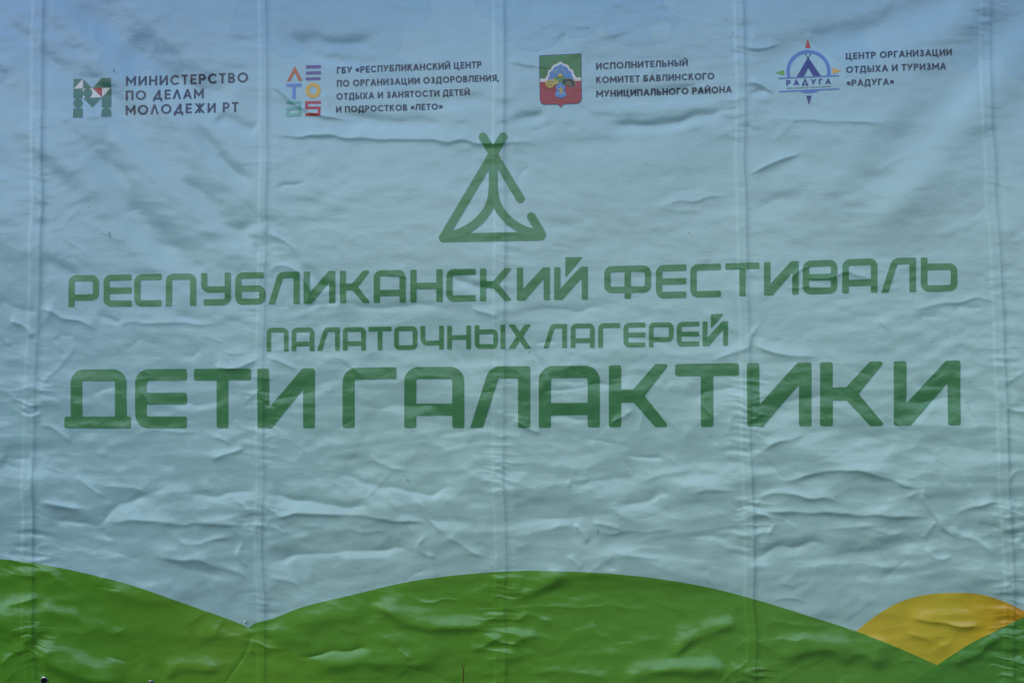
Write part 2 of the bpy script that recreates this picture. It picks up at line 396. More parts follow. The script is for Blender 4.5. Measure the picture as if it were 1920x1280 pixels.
def samp(A, x, y):
    fx = np.clip(np.asarray(x, float)-GX0, 0, A.shape[1]-1.001); fy = np.clip(np.asarray(y, float)-GY0, 0, A.shape[0]-1.001)
    i = fx.astype(int); j = fy.astype(int); u = fx-i; v = fy-j
    return (A[j, i]*(1-u)+A[j, i+1]*u)*(1-v)+(A[j+1, i]*(1-u)+A[j+1, i+1]*u)*v
def to_local(x, y, lift=0.0):
    x = np.asarray(x, float); y = np.asarray(y, float)
    return np.stack([(x-CX)*S, -(samp(H, x, y)+lift), (YB-y)*S], -1)
def normals(x, y):
    hx = samp(GXd, x, y); hz = -samp(GYd, x, y)
    n = np.stack([-hx, -np.ones_like(hx), -hz], -1)      # surface y=-h(x,z): outward normal (-h_x, -1, -h_z)
    return n/np.linalg.norm(n, axis=1, keepdims=True)

# ------------------------------------------------------------------ materials
def principled(name, rough=0.2, spec=0.75):
    m = bpy.data.materials.new(name); m.use_nodes = True
    b = m.node_tree.nodes["Principled BSDF"]
    b.inputs['Roughness'].default_value = rough
    if 'Specular IOR Level' in b.inputs: b.inputs['Specular IOR Level'].default_value = spec
    return m, m.node_tree, b
def weave(nt, b):
    b.inputs['Coat Weight'].default_value = 1.0; b.inputs['Coat Roughness'].default_value = .14; b.inputs['Coat IOR'].default_value = 1.75
    """fine scrim weave and handling marks of printed vinyl: bump, and a little unevenness in the gloss"""
    tc = nt.nodes.new("ShaderNodeTexCoord")
    n1 = nt.nodes.new("ShaderNodeTexNoise"); n1.inputs['Scale'].default_value = 60; n1.inputs['Detail'].default_value = 6
    mp = nt.nodes.new("ShaderNodeMapping"); mp.inputs['Scale'].default_value = (1, 1, 2.2)
    nt.links.new(tc.outputs['Object'], mp.inputs[0]); nt.links.new(mp.outputs[0], n1.inputs['Vector'])
    w1 = nt.nodes.new("ShaderNodeTexWave"); w1.bands_direction = 'X'; w1.inputs['Scale'].default_value = 90; w1.inputs['Distortion'].default_value = .6
    w2 = nt.nodes.new("ShaderNodeTexWave"); w2.bands_direction = 'Z'; w2.inputs['Scale'].default_value = 90; w2.inputs['Distortion'].default_value = .6
    for w_ in (w1, w2): nt.links.new(tc.outputs['Object'], w_.inputs['Vector'])
    ad = nt.nodes.new("ShaderNodeMath"); ad.operation = 'ADD'
    nt.links.new(w1.outputs['Fac'], ad.inputs[0]); nt.links.new(w2.outputs['Fac'], ad.inputs[1])
    b1 = nt.nodes.new("ShaderNodeBump"); b1.inputs['Strength'].default_value = .10; b1.inputs['Distance'].default_value = .0006
    nt.links.new(ad.outputs[0], b1.inputs['Height'])
    b2 = nt.nodes.new("ShaderNodeBump"); b2.inputs['Strength'].default_value = .22; b2.inputs['Distance'].default_value = .002
    nt.links.new(n1.outputs['Fac'], b2.inputs['Height']); nt.links.new(b1.outputs[0], b2.inputs['Normal'])
    nt.links.new(b2.outputs[0], b.inputs['Normal']); nt.links.new(b2.outputs[0], b.inputs['Coat Normal'])
    mr = nt.nodes.new("ShaderNodeMapRange"); mr.inputs[1].default_value = .3; mr.inputs[2].default_value = .7
    mr.inputs[3].default_value = b.inputs['Roughness'].default_value-.05; mr.inputs[4].default_value = b.inputs['Roughness'].default_value+.06
    nt.links.new(n1.outputs['Fac'], mr.inputs[0]); nt.links.new(mr.outputs[0], b.inputs['Roughness'])
    return tc
def ink_tone(nt, tc, col_socket_or_rgb, amount=.06):
    """slight unevenness of the printed ink"""
    n = nt.nodes.new("ShaderNodeTexNoise"); n.inputs['Scale'].default_value = 9; n.inputs['Detail'].default_value = 7
    nt.links.new(tc.outputs['Object'], n.inputs['Vector'])
    mr = nt.nodes.new("ShaderNodeMapRange"); mr.inputs[1].default_value = .25; mr.inputs[2].default_value = .75
    mr.inputs[3].default_value = 1-amount; mr.inputs[4].default_value = 1+amount
    nt.links.new(n.outputs['Fac'], mr.inputs[0])
    mx = nt.nodes.new("ShaderNodeVectorMath"); mx.operation = 'SCALE'
    if isinstance(col_socket_or_rgb, tuple): mx.inputs[0].default_value = col_socket_or_rgb[:3]
    else: nt.links.new(col_socket_or_rgb, mx.inputs[0])
    nt.links.new(mr.outputs[0], mx.inputs['Scale'])
    return mx.outputs[0]
def ink(name, rgb, amount=.05):
    m, nt, b = principled(name); tc = weave(nt, b)
    nt.links.new(ink_tone(nt, tc, rgb, amount), b.inputs['Base Color']); return m
def ramp_ink(name, axis, lo, hi, stops, tint=(1, 1, 1), side=None):
    """printed gradient along a banner axis (object space metres)"""
    m, nt, b = principled(name); tc = weave(nt, b)
    sp = nt.nodes.new("ShaderNodeSeparateXYZ"); nt.links.new(tc.outputs['Object'], sp.inputs[0])
    mr = nt.nodes.new("ShaderNodeMapRange"); mr.inputs[1].default_value = lo; mr.inputs[2].default_value = hi
    nt.links.new(sp.outputs[axis], mr.inputs[0])
    cr = nt.nodes.new("ShaderNodeValToRGB"); e = cr.color_ramp.elements
    while len(e) < len(stops): e.new(.5)
    for el, (p, c) in zip(e, stops): el.position = p; el.color = (c[0]*tint[0], c[1]*tint[1], c[2]*tint[2], 1)
    nt.links.new(mr.outputs[0], cr.inputs[0]); o = cr.outputs[0]
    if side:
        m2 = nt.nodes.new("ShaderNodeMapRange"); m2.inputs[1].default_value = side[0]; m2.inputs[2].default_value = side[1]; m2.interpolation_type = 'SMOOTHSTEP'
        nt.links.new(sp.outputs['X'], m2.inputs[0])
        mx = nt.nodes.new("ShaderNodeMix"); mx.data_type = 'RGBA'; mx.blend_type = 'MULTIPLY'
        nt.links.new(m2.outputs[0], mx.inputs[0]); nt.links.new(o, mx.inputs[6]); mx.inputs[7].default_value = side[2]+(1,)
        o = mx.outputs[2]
    nt.links.new(ink_tone(nt, tc, o, .035), b.inputs['Base Color']); return m

def zl(v): return (YB-v)*S
SKY_STOPS = [(0.0, (.45, .70, .66)), (0.16, (.48, .74, .71)), (.40, (.50, .785, .755)), (.68, (.49, .76, .80)), (.88, (.41, .67, .81)), (1.0, (.32, .57, .80))]
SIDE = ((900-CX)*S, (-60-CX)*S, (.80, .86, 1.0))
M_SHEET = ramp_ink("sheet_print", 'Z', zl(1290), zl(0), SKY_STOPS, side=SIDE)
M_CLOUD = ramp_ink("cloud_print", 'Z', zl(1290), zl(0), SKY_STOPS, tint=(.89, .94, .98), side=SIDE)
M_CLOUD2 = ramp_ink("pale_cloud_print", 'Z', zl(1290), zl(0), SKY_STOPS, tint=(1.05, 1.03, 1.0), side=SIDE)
M_GREEN = ramp_ink("hill_green", 'X', (430-CX)*S, (1500-CX)*S, [(0, (.125, .37, .035)), (.5, (.125, .37, .032)), (1, (.13, .37, .05))])
M_GREEN_L = ramp_ink("hill_left_green", 'X', (-100-CX)*S, (480-CX)*S, [(0, (.085, .32, .02)), (.5, (.095, .32, .02)), (1, (.17, .39, .035))])
M_OLIVE = ramp_ink("hill_overlap_green", 'X', (430-CX)*S, (660-CX)*S, [(0, (.145, .385, .032)), (.6, (.15, .385, .03)), (1, (.132, .375, .033))])
M_GREEN_R = ink("hill_right_green", (.095, .32, .045))
M_YEL = ramp_ink("sun_yellow", 'X', (1600-CX)*S, (1925-CX)*S, [(0, (.80, .60, .06)), (.55, (.72, .58, .045)), (.8, (.72, .48, .025)), (1, (.70, .32, .012))])
M_TITLE = ink("title_green", (.085, .31, .125))
M_NAVY = ink("caption_navy", (.006, .010, .065))
M_MGREEN = ink("emblem_green", (.035, .19, .145)); M_WHITE = ink("print_white", (.78, .80, .86)); M_RED = ink("print_red", (.50, .02, .03))
M_ORANGE = ink("print_orange", (.55, .13, .035)); M_PURP = ink("print_purple", (.13, .085, .38)); M_BLUE = ink("print_blue", (.12, .28, .80))
M_YELLOW = ink("print_yellow", (.75, .47, .05)); M_TEAL = ink("print_teal", (.16, .50, .48)); M_RED2 = ink("print_crimson", (.48, .025, .035))
M_SGREEN = ink("shield_green", (.05, .23, .06)); M_SRED = ink("shield_red", (.40, .015, .03)); M_SBLUE = ink("shield_blue", (.08, .27, .72))
M_GOLD = ink("print_gold", (.62, .50, .07)); M_BLACK = ink("print_black", (.012, .014, .018)); M_DKBLUE = ink("tent_navy", (.012, .022, .26)); M_RING = ink("ring_blue", (.09, .23, .68))
M_LGREEN = ink("arrow_green", (.16, .45, .05)); M_TAN = ink("arrow_orange", (.78, .45, .08)); M_HILLG = ink("shield_hill_green", (.09, .26, .11))
M_DIRT = ink("dirt", (.06, .085, .06))

# ------------------------------------------------------------------ mesh helpers
def link(name, me, mat, parent):
    o = bpy.data.objects.new(name, me); C.objects.link(o)
    if mat: me.materials.append(mat)
    if parent: o.parent = parent
    return o
def np_mesh(name, V, F, smoothf=True):
    me = bpy.data.meshes.new(name)
    V = np.asarray(V, np.float32); F = np.asarray(F, np.int32); k = F.shape[1]
    me.vertices.add(len(V)); me.vertices.foreach_set("co", V.ravel())
    me.loops.add(F.size); me.loops.foreach_set("vertex_index", F.ravel())
    me.polygons.add(len(F)); me.polygons.foreach_set("loop_start", np.arange(0, F.size, k, dtype=np.int32))
    me.update(calc_edges=True)
    if smoothf: me.polygons.foreach_set("use_smooth", np.ones(len(F), bool))
    me.update(); return me
def print_mesh(name, xy, F, mat, parent, lift):
    xy = np.asarray(xy, float); F = np.asarray(F, np.int32)
    a = xy[F[:, 0]]; b = xy[F[:, 1]]; c = xy[F[:, 2]]
    cr_ = (b[:, 0]-a[:, 0])*(c[:, 1]-a[:, 1])-(b[:, 1]-a[:, 1])*(c[:, 0]-a[:, 0])
    F = np.where((cr_ > 0)[:, None], F[:, ::-1], F)      # face the viewer (-Y)
    me = np_mesh(name, to_local(xy[:, 0], xy[:, 1], lift), F)
    me.normals_split_custom_set_from_vertices([tuple(n) for n in normals(xy[:, 0], xy[:, 1])])
    return link(name, me, mat, parent)

def winding(P, pts):
    x, y = pts[:, 0], pts[:, 1]; wn = np.zeros(len(pts), int)
    Q = np.roll(P, -1, 0)
    for (x0, y0), (x1, y1) in zip(P, Q):
        if y0 == y1: continue
        l = (x1-x0)*(y-y0)-(x-x0)*(y1-y0)
        if y1 > y0: wn += ((y0 <= y) & (y1 > y) & (l > 0))
        else: wn -= ((y1 <= y) & (y0 > y) & (l < 0))
    return wn != 0
def densify(P, step):
    o = []
    for a, b in zip(P, np.roll(P, -1, 0)):
        n = max(1, int(math.ceil(math.hypot(*(b-a))/step)))
        for k in range(n): o.append(a+(b-a)*k/n)
    return np.array(o)
def tri(adds, subs=(), clips=(), step=2.0):
    """union of outlines minus others, as triangles no larger than the sheet's own mesh"""
    adds = [np.array(p, float) for p in adds]; subs = [np.array(p, float) for p in subs]; clips = [np.array(p, float) for p in clips]
    V = []; E = []
    for P in adds+subs+clips:
        D = densify(P, step); n0 = len(V); n = len(D)
        V += [Vector((a, b)) for a, b in D]; E += [(n0+i, n0+(i+1) % n) for i in range(n)]
    A = np.concatenate(adds)
    def inside(p):
        m = np.zeros(len(p), bool)
        for P in adds: m |= winding(P, p)
        for P in subs: m &= ~winding(P, p)
        for P in clips: m &= winding(P, p)
        return m
    g = np.stack(np.meshgrid(np.arange(2*math.floor(A[:, 0].min()/2), A[:, 0].max()+2, 2), np.arange(2*math.floor(A[:, 1].min()/2), A[:, 1].max()+2, 2)), -1).reshape(-1, 2)
    if len(g):
        g = g[inside(g)]
        V += [Vector((a+.0137, b+.0071)) for a, b in g]
    vs, es, fs, *_ = delaunay_2d_cdt(V, E, [], 0, 1e-4)
    xy = np.array([(v.x, v.y) for v in vs]); F = np.array([f for f in fs if len(f) == 3])
    F = F[inside(xy[F].mean(1))]
    use, inv = np.unique(F, return_inverse=True)
    return xy[use], inv.reshape(-1, 3)
def join(lst):
    V = []; F = []; n = 0
    for v, f in lst: V.append(v); F.append(f+n); n += len(v)
    return np.concatenate(V), np.concatenate(F)
LIFT = 0.0009
def shape(name, mat, parent, adds, subs=(), clips=(), layer=0, step=2.0):
    xy, F = tri(adds, subs, clips, step)
    return print_mesh(name, xy, F, mat, parent, (.00028+.00012*layer if 'cloud' in name else LIFT+0.0003*layer))

def fillet(pts, r, closed=False, n=6):
    pts = [np.array(p, float) for p in pts]; N = len(pts)
    rr = r if isinstance(r, (list, tuple)) else [r]*N
    o = []
    for i in range(N):
        if not closed and i in (0, N-1): o.append(pts[i]); continue
        p = pts[i]; a = pts[i-1]; b = pts[(i+1) % N]; R = rr[i]
        u = a-p; v = b-p; lu = np.linalg.norm(u); lv = np.linalg.norm(v)
        if R <= 0 or lu < 1e-6 or lv < 1e-6: o.append(p); continue
        u /= lu; v /= lv; ca = float(np.clip(u @ v, -1, 1)); ang = math.acos(ca)
        if ang > 3.0: o.append(p); continue
        d = min(R/math.tan(ang/2), lu*.49, lv*.49); R = d*math.tan(ang/2)
        p1 = p+u*d; p2 = p+v*d; bis = (u+v)/np.linalg.norm(u+v); cc = p+bis*(R/math.sin(ang/2))
        a1 = math.atan2(*(p1-cc)[::-1]); a2 = math.atan2(*(p2-cc)[::-1]); da = (a2-a1+math.pi) % (2*math.pi)-math.pi
        for k in range(n+1): o.append(cc+R*np.array((math.cos(a1+da*k/n), math.sin(a1+da*k/n))))
    return o
def stroke(pts, t, r=0, cap='butt', rc=0):
    P = fillet(pts, r) if len(pts) > 2 else [np.array(p, float) for p in pts]
    Q = [P[0]]
    for p in P[1:]:
        if np.linalg.norm(p-Q[-1]) > 1e-6: Q.append(p)
    P = Q; n = len(P); h = t/2
    dirs = [(P[i+1]-P[i])/np.linalg.norm(P[i+1]-P[i]) for i in range(n-1)]
    nr = [np.array((-d[1], d[0])) for d in dirs]
    Lf, Rt = [], []
    for i in range(n):
        if i == 0: m = nr[0]
        elif i == n-1: m = nr[-1]
        else:
            m = nr[i-1]+nr[i]; l2 = m @ m
            m = m*(2/l2) if l2 > .15 else nr[i]
        Lf.append(P[i]+m*h); Rt.append(P[i]-m*h)
    def end(p, d, nrm):           # from left side to right side, going round the end
        if cap == 'round':
            a0 = math.atan2(nrm[1], nrm[0]); return [p+h*np.array((math.cos(a0-k*math.pi/14), math.sin(a0-k*math.pi/14))) for k in range(1, 14)]
        return []
    body = Lf + end(P[-1], dirs[-1], nr[-1]) + Rt[::-1] + end(P[0], -dirs[0], -nr[0])
    if rc > 0 and cap == 'butt':
        rl = [0]*len(body); rl[0] = rc; rl[n-1] = rc; rl[n] = rc; rl[2*n-1] = rc
        body = fillet(body, rl, True, 4)
    return np.array(body)
def circle(cx, cy, rx, ry=None, n=40): 
    ry = ry or rx
    return [(cx+rx*math.cos(2*math.pi*k/n), cy+ry*math.sin(2*math.pi*k/n)) for k in range(n)]
def arc(cx, cy, rx, ry, a0, a1, n=18):
    return [(cx+rx*math.cos(math.radians(a0+(a1-a0)*k/n)), cy+ry*math.sin(math.radians(a0+(a1-a0)*k/n))) for k in range(n+1)]

# ------------------------------------------------------------------ ground
def build_ground():
    n = 60; r = 60.0
    xs = np.sign(np.linspace(-1, 1, n))*np.abs(np.linspace(-1, 1, n))**2.2*r
    X, Y = np.meshgrid(xs, xs); Z = 0.03*vnoise(X*.7, Y*.7, 7)*np.clip(np.hypot(X, Y)/6, 0, 1)
    V = np.stack([X.ravel(), Y.ravel(), Z.ravel()], -1)
    i = np.arange(n*n).reshape(n, n); F = np.stack([i[:-1, :-1].ravel(), i[:-1, 1:].ravel(), i[1:, 1:].ravel(), i[1:, :-1].ravel()], -1)
    m, nt, b = principled("grass_ground", .9, .2)
    tc = nt.nodes.new("ShaderNodeTexCoord"); n1 = nt.nodes.new("ShaderNodeTexNoise"); n1.inputs['Scale'].default_value = 3.5; n1.inputs['Detail'].default_value = 9
    nt.links.new(tc.outputs['Object'], n1.inputs['Vector'])
    cr = nt.nodes.new("ShaderNodeValToRGB"); e = cr.color_ramp.elements; e[0].position = .35; e[1].position = .7
    e[0].color = (.035, .06, .018, 1); e[1].color = (.10, .12, .045, 1)
    nt.links.new(n1.outputs['Fac'], cr.inputs[0]); nt.links.new(cr.outputs[0], b.inputs['Base Color'])
    n2 = nt.nodes.new("ShaderNodeTexNoise"); n2.inputs['Scale'].default_value = 80; nt.links.new(tc.outputs['Object'], n2.inputs['Vector'])
    bp = nt.nodes.new("ShaderNodeBump"); bp.inputs['Distance'].default_value = .03; nt.links.new(n2.outputs['Fac'], bp.inputs['Height']); nt.links.new(bp.outputs[0], b.inputs['Normal'])
    o = link("ground", np_mesh("ground", V, F), m, None); o['kind'] = "structure"; o['label'] = "grassy ground under the banner"
build_ground()

def build_added_wood():
    # unseen dark wood, added behind the camera to darken the vinyl's reflections
    r = np.random.RandomState(3); V = []; F = []
    n = 26000; th = r.uniform(math.radians(195), math.radians(345), n); rad = r.uniform(24, 30, n)
    top = 2.2+.7*vnoise(th*14, th*0+.3, 5)+.5*vnoise(th*45, th*0+.7, 6)
    z = r.uniform(0, 1, n)**.8*top; c = np.stack([rad*np.cos(th), rad*np.sin(th), z], -1)
    a = r.normal(size=(n, 3)); b = r.normal(size=(n, 3)); a /= np.linalg.norm(a, axis=1)[:, None]; b /= np.linalg.norm(b, axis=1)[:, None]
    sz = r.uniform(.25, .7, n)[:, None]
    V = np.concatenate([c, c+a*sz, c+a*sz*.5+b*sz*.8]); i = np.arange(n); F = np.stack([i, i+n, i+2*n], -1)
    m, nt, b_ = principled("added_wood_leaves", .7, .2); tc = nt.nodes.new("ShaderNodeTexCoord")
    nt.links.new(ink_tone(nt, tc, (.045, .075, .025), .3), b_.inputs['Base Color'])
    o = link("added_wood", np_mesh("added_wood", V, F, False), m, None); o['kind'] = "stuff"; o['label'] = "unseen dark leafy mass added behind the camera for the vinyl to reflect"
build_added_wood()

# ------------------------------------------------------------------ the banner
banner = bpy.data.objects.new("banner", None); C.objects.link(banner)
banner.location = (0, 0, ZB)
banner['label'] = "creased pale blue vinyl festival banner with green lettering and printed hills"; banner['category'] = "banner"
def part(name, parent=banner):
    o = bpy.data.objects.new(name, None); C.objects.link(o); o.parent = parent; return o

def bottom(x): return 1291+0.03*np.asarray(x, float)
def build_sheet():
    xs = np.arange(-160, 2081, 2.0); ys = np.arange(-140, 1362, 2.0)
    X, Y = np.meshgrid(xs, ys); Y = np.minimum(Y, bottom(X))
    V = to_local(X.ravel(), Y.ravel())
    i = np.arange(X.size).reshape(X.shape)
    F = np.stack([i[:-1, :-1].ravel(), i[1:, :-1].ravel(), i[1:, 1:].ravel(), i[:-1, 1:].ravel()], -1)
    yy = Y.ravel(); ok = (yy[F[:, 1]]-yy[F[:, 0]] > 1e-3) & (yy[F[:, 2]]-yy[F[:, 3]] > 1e-3)
    F = F[ok]; use, inv = np.unique(F, return_inverse=True)
    return link("vinyl_sheet", np_mesh("vinyl_sheet", V[use], inv.reshape(-1, 4)), M_SHEET, banner)
build_sheet()

# --- printed hills: columns of the sheet's own spacing between an upper and a lower outline
def columns(name, mat, xs, top, bot, layer):
    xs = np.asarray(xs, float); T = top(xs); B = bot(xs); n = int(max(4, np.max(B-T)//2))
    t = np.linspace(0, 1, n+1)[:, None]
    Y = T[None]*(1-t)+B[None]*t; X = np.repeat(xs[None], n+1, 0)
    i = np.arange(X.size).reshape(X.shape); a, b, c, d = i[:-1, :-1].ravel(), i[1:, :-1].ravel(), i[1:, 1:].ravel(), i[:-1, 1:].ravel()
    F = np.concatenate([np.stack([a, b, c], -1), np.stack([a, c, d], -1)])
    y = Y.ravel(); x = X.ravel()
    ar = np.abs((x[F[:, 1]]-x[F[:, 0]])*(y[F[:, 2]]-y[F[:, 0]])-(y[F[:, 1]]-y[F[:, 0]])*(x[F[:, 2]]-x[F[:, 0]]))
    return print_mesh(name, np.stack([x, y], -1), F[ar > 1e-4], mat, banner, .0006+.0003*layer)
def cub(pts):
    px_ = np.array([p[0] for p in pts], float); py_ = np.array([p[1] for p in pts], float)
    # natural cubic through the outline's points
    n = len(px_); h = np.diff(px_); A = np.eye(n); r = np.zeros(n)
    for i in range(1, n-1):
        A[i, i-1] = h[i-1]; A[i, i] = 2*(h[i-1]+h[i]); A[i, i+1] = h[i]
        r[i] = 3*((py_[i+1]-py_[i])/h[i]-(py_[i]-py_[i-1])/h[i-1])
    c = np.linalg.solve(A, r)
    def f(x):
        x = np.asarray(x, float); k = np.clip(np.searchsorted(px_, x)-1, 0, n-2); d = x-px_[k]
        b = (py_[k+1]-py_[k])/h[k]-h[k]*(2*c[k]+c[k+1])/3
        return py_[k]+b*d+c[k]*d*d+(c[k+1]-c[k])/(3*h[k])*d**3
    return f
hillL = cub([(-160,1056),(0,1048),(57,1054),(167,1075),(256,1098),(339,1127),(417,1155),(467,1175.6),(511,1201),(608,1247.5),(663,1280),(720,1315)])
hillC = cub([(420,1283),(437,1235),(450,1205),(467,1176),(496,1162.6),(550,1143),(637,1119.5),(767,1089.5),(871,1075.7),(976,1069),(1044,1069.7),(1123,1073),(1222,1082.5),(1331,1101),(1436,1128.7),(1524,1156),(1608,1183.5),(1757,1246),(1850,1292),(1930,1340)])
hillR = cub([(1670,1308),(1715,1274.5),(1757,1246),(1811,1209.6),(1864,1182),(1920,1154.8),(2000,1122),(2080,1098)])
disc = cub([(1605,1182),(1629,1162.6),(1668,1136.5),(1715,1118),(1759,1111),(1798,1110),(1837.5,1113),(1877,1124.8),(1920,1145),(1934,1153)])
edge = lambda x: bottom(x)-0.6
xl = np.concatenate([np.arange(-160, 467, 2.), [467.]])
xo = np.concatenate([[467.], np.arange(468, 690, 2.)])
o = columns("printed_hill", M_GREEN_L, xl, hillL, edge, 0); o['label'] = "bright grass-green printed hill"
o = columns("printed_hill", M_GREEN, np.concatenate([[467.], np.arange(468, 1757, 2.), [1757.]]), hillC, edge, 0)
o = columns("printed_hill", M_GREEN_R, np.arange(1682, 2081, 2.), lambda x: hillR(x), edge, 1); o['label'] = "bluish green printed hill"
o = columns("printed_hill_overlap", M_OLIVE, xo, hillL, edge, 1); o['label'] = "yellow-green patch where two printed hills overlap"
# continuation of the middle hill's flank across the left hill
xq = np.arange(421, 468, 1.0)
o = columns("printed_hill_overlap", M_OLIVE, xq, lambda x: hillC(x), edge, 1)
o = columns("printed_sun", M_YEL, np.concatenate([[1605.], np.arange(1606, 1935, 2.)]), disc, lambda x: np.maximum(np.where(x < 1757, hillC(x), hillR(np.maximum(x, 1757))), disc(x)+.01), 0)
o['label'] = "yellow printed sun fading to orange"

# --- printed clouds (unions of discs, hardly darker than the ground tone)
def cloud(name, mat, circs, layer=0, clip=None):
    shape(name, mat, banner, [circle(*c, n=64) for c in circs], clips=[clip] if clip else [], layer=layer, step=3)
top = [(-156, -136), (2076, -136), (2076, 420), (-156, 420)]
cloud("printed_cloud", M_CLOUD, [(690, 75, 62), (615, 40, 66), (740, 140, 34), (540, 70, 38), (660, -30, 110), (770, 20, 40)], clip=top)
cloud("printed_cloud", M_CLOUD, [(1195, 5, 82), (1080, 20, 52), (1000, 30, 66), (960, -30, 80), (1120, -60, 100), (1060, 62, 12)], clip=top)
cloud("printed_cloud", M_CLOUD2, [(1345, 25, 50), (1300, -20, 60), (1240, 60, 20)], clip=top, layer=1)
cloud("printed_cloud", M_CLOUD, [(1582, 76, 40), (1610, 116, 32), (1540, 70, 20)], clip=top)
cloud("printed_cloud", M_CLOUD, [(1810, 108, 26), (1865, 60, 52), (1920, 110, 40), (1960, 40, 80)], clip=top)
cloud("printed_cloud", M_CLOUD, [(265, 95, 34), (225, 120, 42), (310, 120, 32), (200, 60, 26)], clip=top)
cloud("printed_cloud", M_CLOUD, [(500, 20, 62), (455, 50, 24)], clip=top, layer=1)
cloud("printed_cloud", M_CLOUD, [(-10, 140, 22), (-70, 120, 60), (-60, 190, 40)], clip=top)

# ------------------------------------------------------------------ headline lettering: squared, round-cornered strokes
def head_glyph(ch, w, h, t, rc):
    a = t/2; R = .235*h; B = dict(cap='butt', rc=rc); st = lambda pts, r=0: stroke(pts, t, r, **B)
    pg = lambda pts: np.array(fillet([(x*w, y*h) for x, y in pts], rc, True, 4))
    tw = t/w
    if ch == 'Р': return [st([(a, h), (a, a), (w-a, a), (w-a, .80*h-a), (a, .80*h-a)], R-a)]
    if ch == 'Е': return [st([(w, a), (a, a), (a, h-a), (w, h-a)], R-a), st([(a, h/2), (w, h/2)])]
    if ch == 'С': return [st([(w, a), (a, a), (a, h-a), (w, h-a)], R-a)]
    if ch == 'П': return [st([(a, h), (a, a), (w-a, a), (w-a, h)], R-a)]
    if ch == 'У': return [st([(a, 0), (a, .51*h), (w-a, .51*h)], [0, .16*h, 0]), st([(w-a, 0), (w-a, h-a), (.09*w, h-a)], R-a)]
    if ch == 'Б': return [st([(.94*w, a), (a, a), (a, h-a), (w-a, h-a), (w-a, .5*h), (a, .5*h)], [0, R-a, R-a, R-a, .14*h, 0])]
    if ch == 'Л':
        x0 = .01*w; dx = .30*w
        return [stroke([(a+x0-dx*.12, h*1.12), (a+x0, h), (dx+a, a), (w-a, a)], t, [0, 0, R-a, 0]), st([(w-a, 0), (w-a, h)])], 'clip'
    if ch in 'ИЙ': return [st([(a, 0), (a, h)]), st([(w-a, 0), (w-a, h)]), pg([(0.0, 1), (.25, 1), (1-tw*.98, .345), (1-tw*.6, .345), (1, .3), (1, 0), (.785, 0), (tw*.98, .66), (tw*.5, .66), (0, .7)])]
    if ch == 'К': return [st([(a, 0), (a, h)]), pg([(tw*.5, .395), (.40, .395), (.766, 0), (1, 0), (.59, .5), (1, 1), (.766, 1), (.41, .605), (tw*.5, .605)])]
    if ch == 'А': return [st([(a, h), (a, a), (w-a, a), (w-a, h)], R-a), st([(a, .70*h), (w-a, .70*h)])]
    if ch == 'Н': return [st([(a, 0), (a, h)]), st([(w-a, 0), (w-a, h)]), st([(a, .5*h), (w-a, .5*h)])]
    if ch == 'Ф':
        b = .82*h; return [st([(w/2, a), (w-a, a), (w-a, b-a), (a, b-a), (a, a), (w/2+.5, a)], R-a), st([(w/2, 0), (w/2, h)])]
    if ch == 'Т': return [st([(0, a), (w, a)]), st([(w/2, a), (w/2, h)])]
    if ch == 'В': return [st([(a, .5*h), (a, a), (w-a, a), (w-a, .5*h), (a, .5*h)], [0, R-a, R-a, .13*h, 0]), st([(a, .5*h), (a, h-a), (w-a, h-a), (w-a, .5*h), (a, .5*h)], [0, R-a, R-a, .13*h, 0])]
    if ch == 'Ь': return [st([(a, 0), (a, h-a), (w-a, h-a), (w-a, .278*h), (a, .278*h)], R-a)]
    if ch == 'Ы':
        v = .765*w; return [st([(a, 0), (a, h-a), (v-a, h-a), (v-a, .278*h), (a, .278*h)], R-a), st([(w-a, 0), (w-a, h)])]
    if ch == 'О': return [st([(w/2, a), (w-a, a), (w-a, h-a), (a, h-a), (a, a), (w/2+.5, a)], R-a)]
    if ch == 'Ч': return [st([(a, 0), (a, .72*h), (w-a, .72*h)], [0, .18*h, 0]), st([(w-a, 0), (w-a, h)])]
    if ch == 'Х': return [pg([(0, 0), (.285, 0), (1, 1), (.715, 1)]), pg([(1, 0), (.715, 0), (0, 1), (.285, 1)])]
    if ch == 'Г': return [st([(a, h), (a, a), (w, a)], R-a)]
    if ch == 'Д': return [st([(.096*w+a, .9*h), (.096*w+a, a), (.934*w-a, a), (.934*w-a, .9*h)], R-a), st([(0, h-a), (w, h-a)])]
    raise KeyError(ch)
def headline(name, label, letters, topf, botf, tk, breves=()):
    hp = part(name); hp['label'] = label
    for ch, x0, x1 in letters:
        xm = (x0+x1)/2; h = float(botf(xm)-topf(xm)); w_ = x1-x0; t = tk*h
        g = head_glyph(ch, w_, h, t, .034*h); clips = []
        if isinstance(g, tuple): g = g[0]; clips = [fillet([(-2, 0), (w_+2, 0), (w_+2, h), (-2, h)], 0, True)]
        def mp(P):
            P = np.array(P, float); x = P[:, 0]+x0; v = P[:, 1]/h
            return np.stack([x, topf(x)+(botf(x)-topf(x))*v], -1)
        adds = [mp(P) for P in g]
        if ch == 'Й':
            for b in breves:
                if x0 <= b[0][0] <= x1: adds.append(np.array(fillet(b, 1.2, True, 3)))
        shape("letter", M_TITLE, hp, adds, clips=[mp(P) for P in clips])
lin = lambda pts: (lambda x: np.interp(np.asarray(x, float), [p[0] for p in pts], [p[1] for p in pts]))
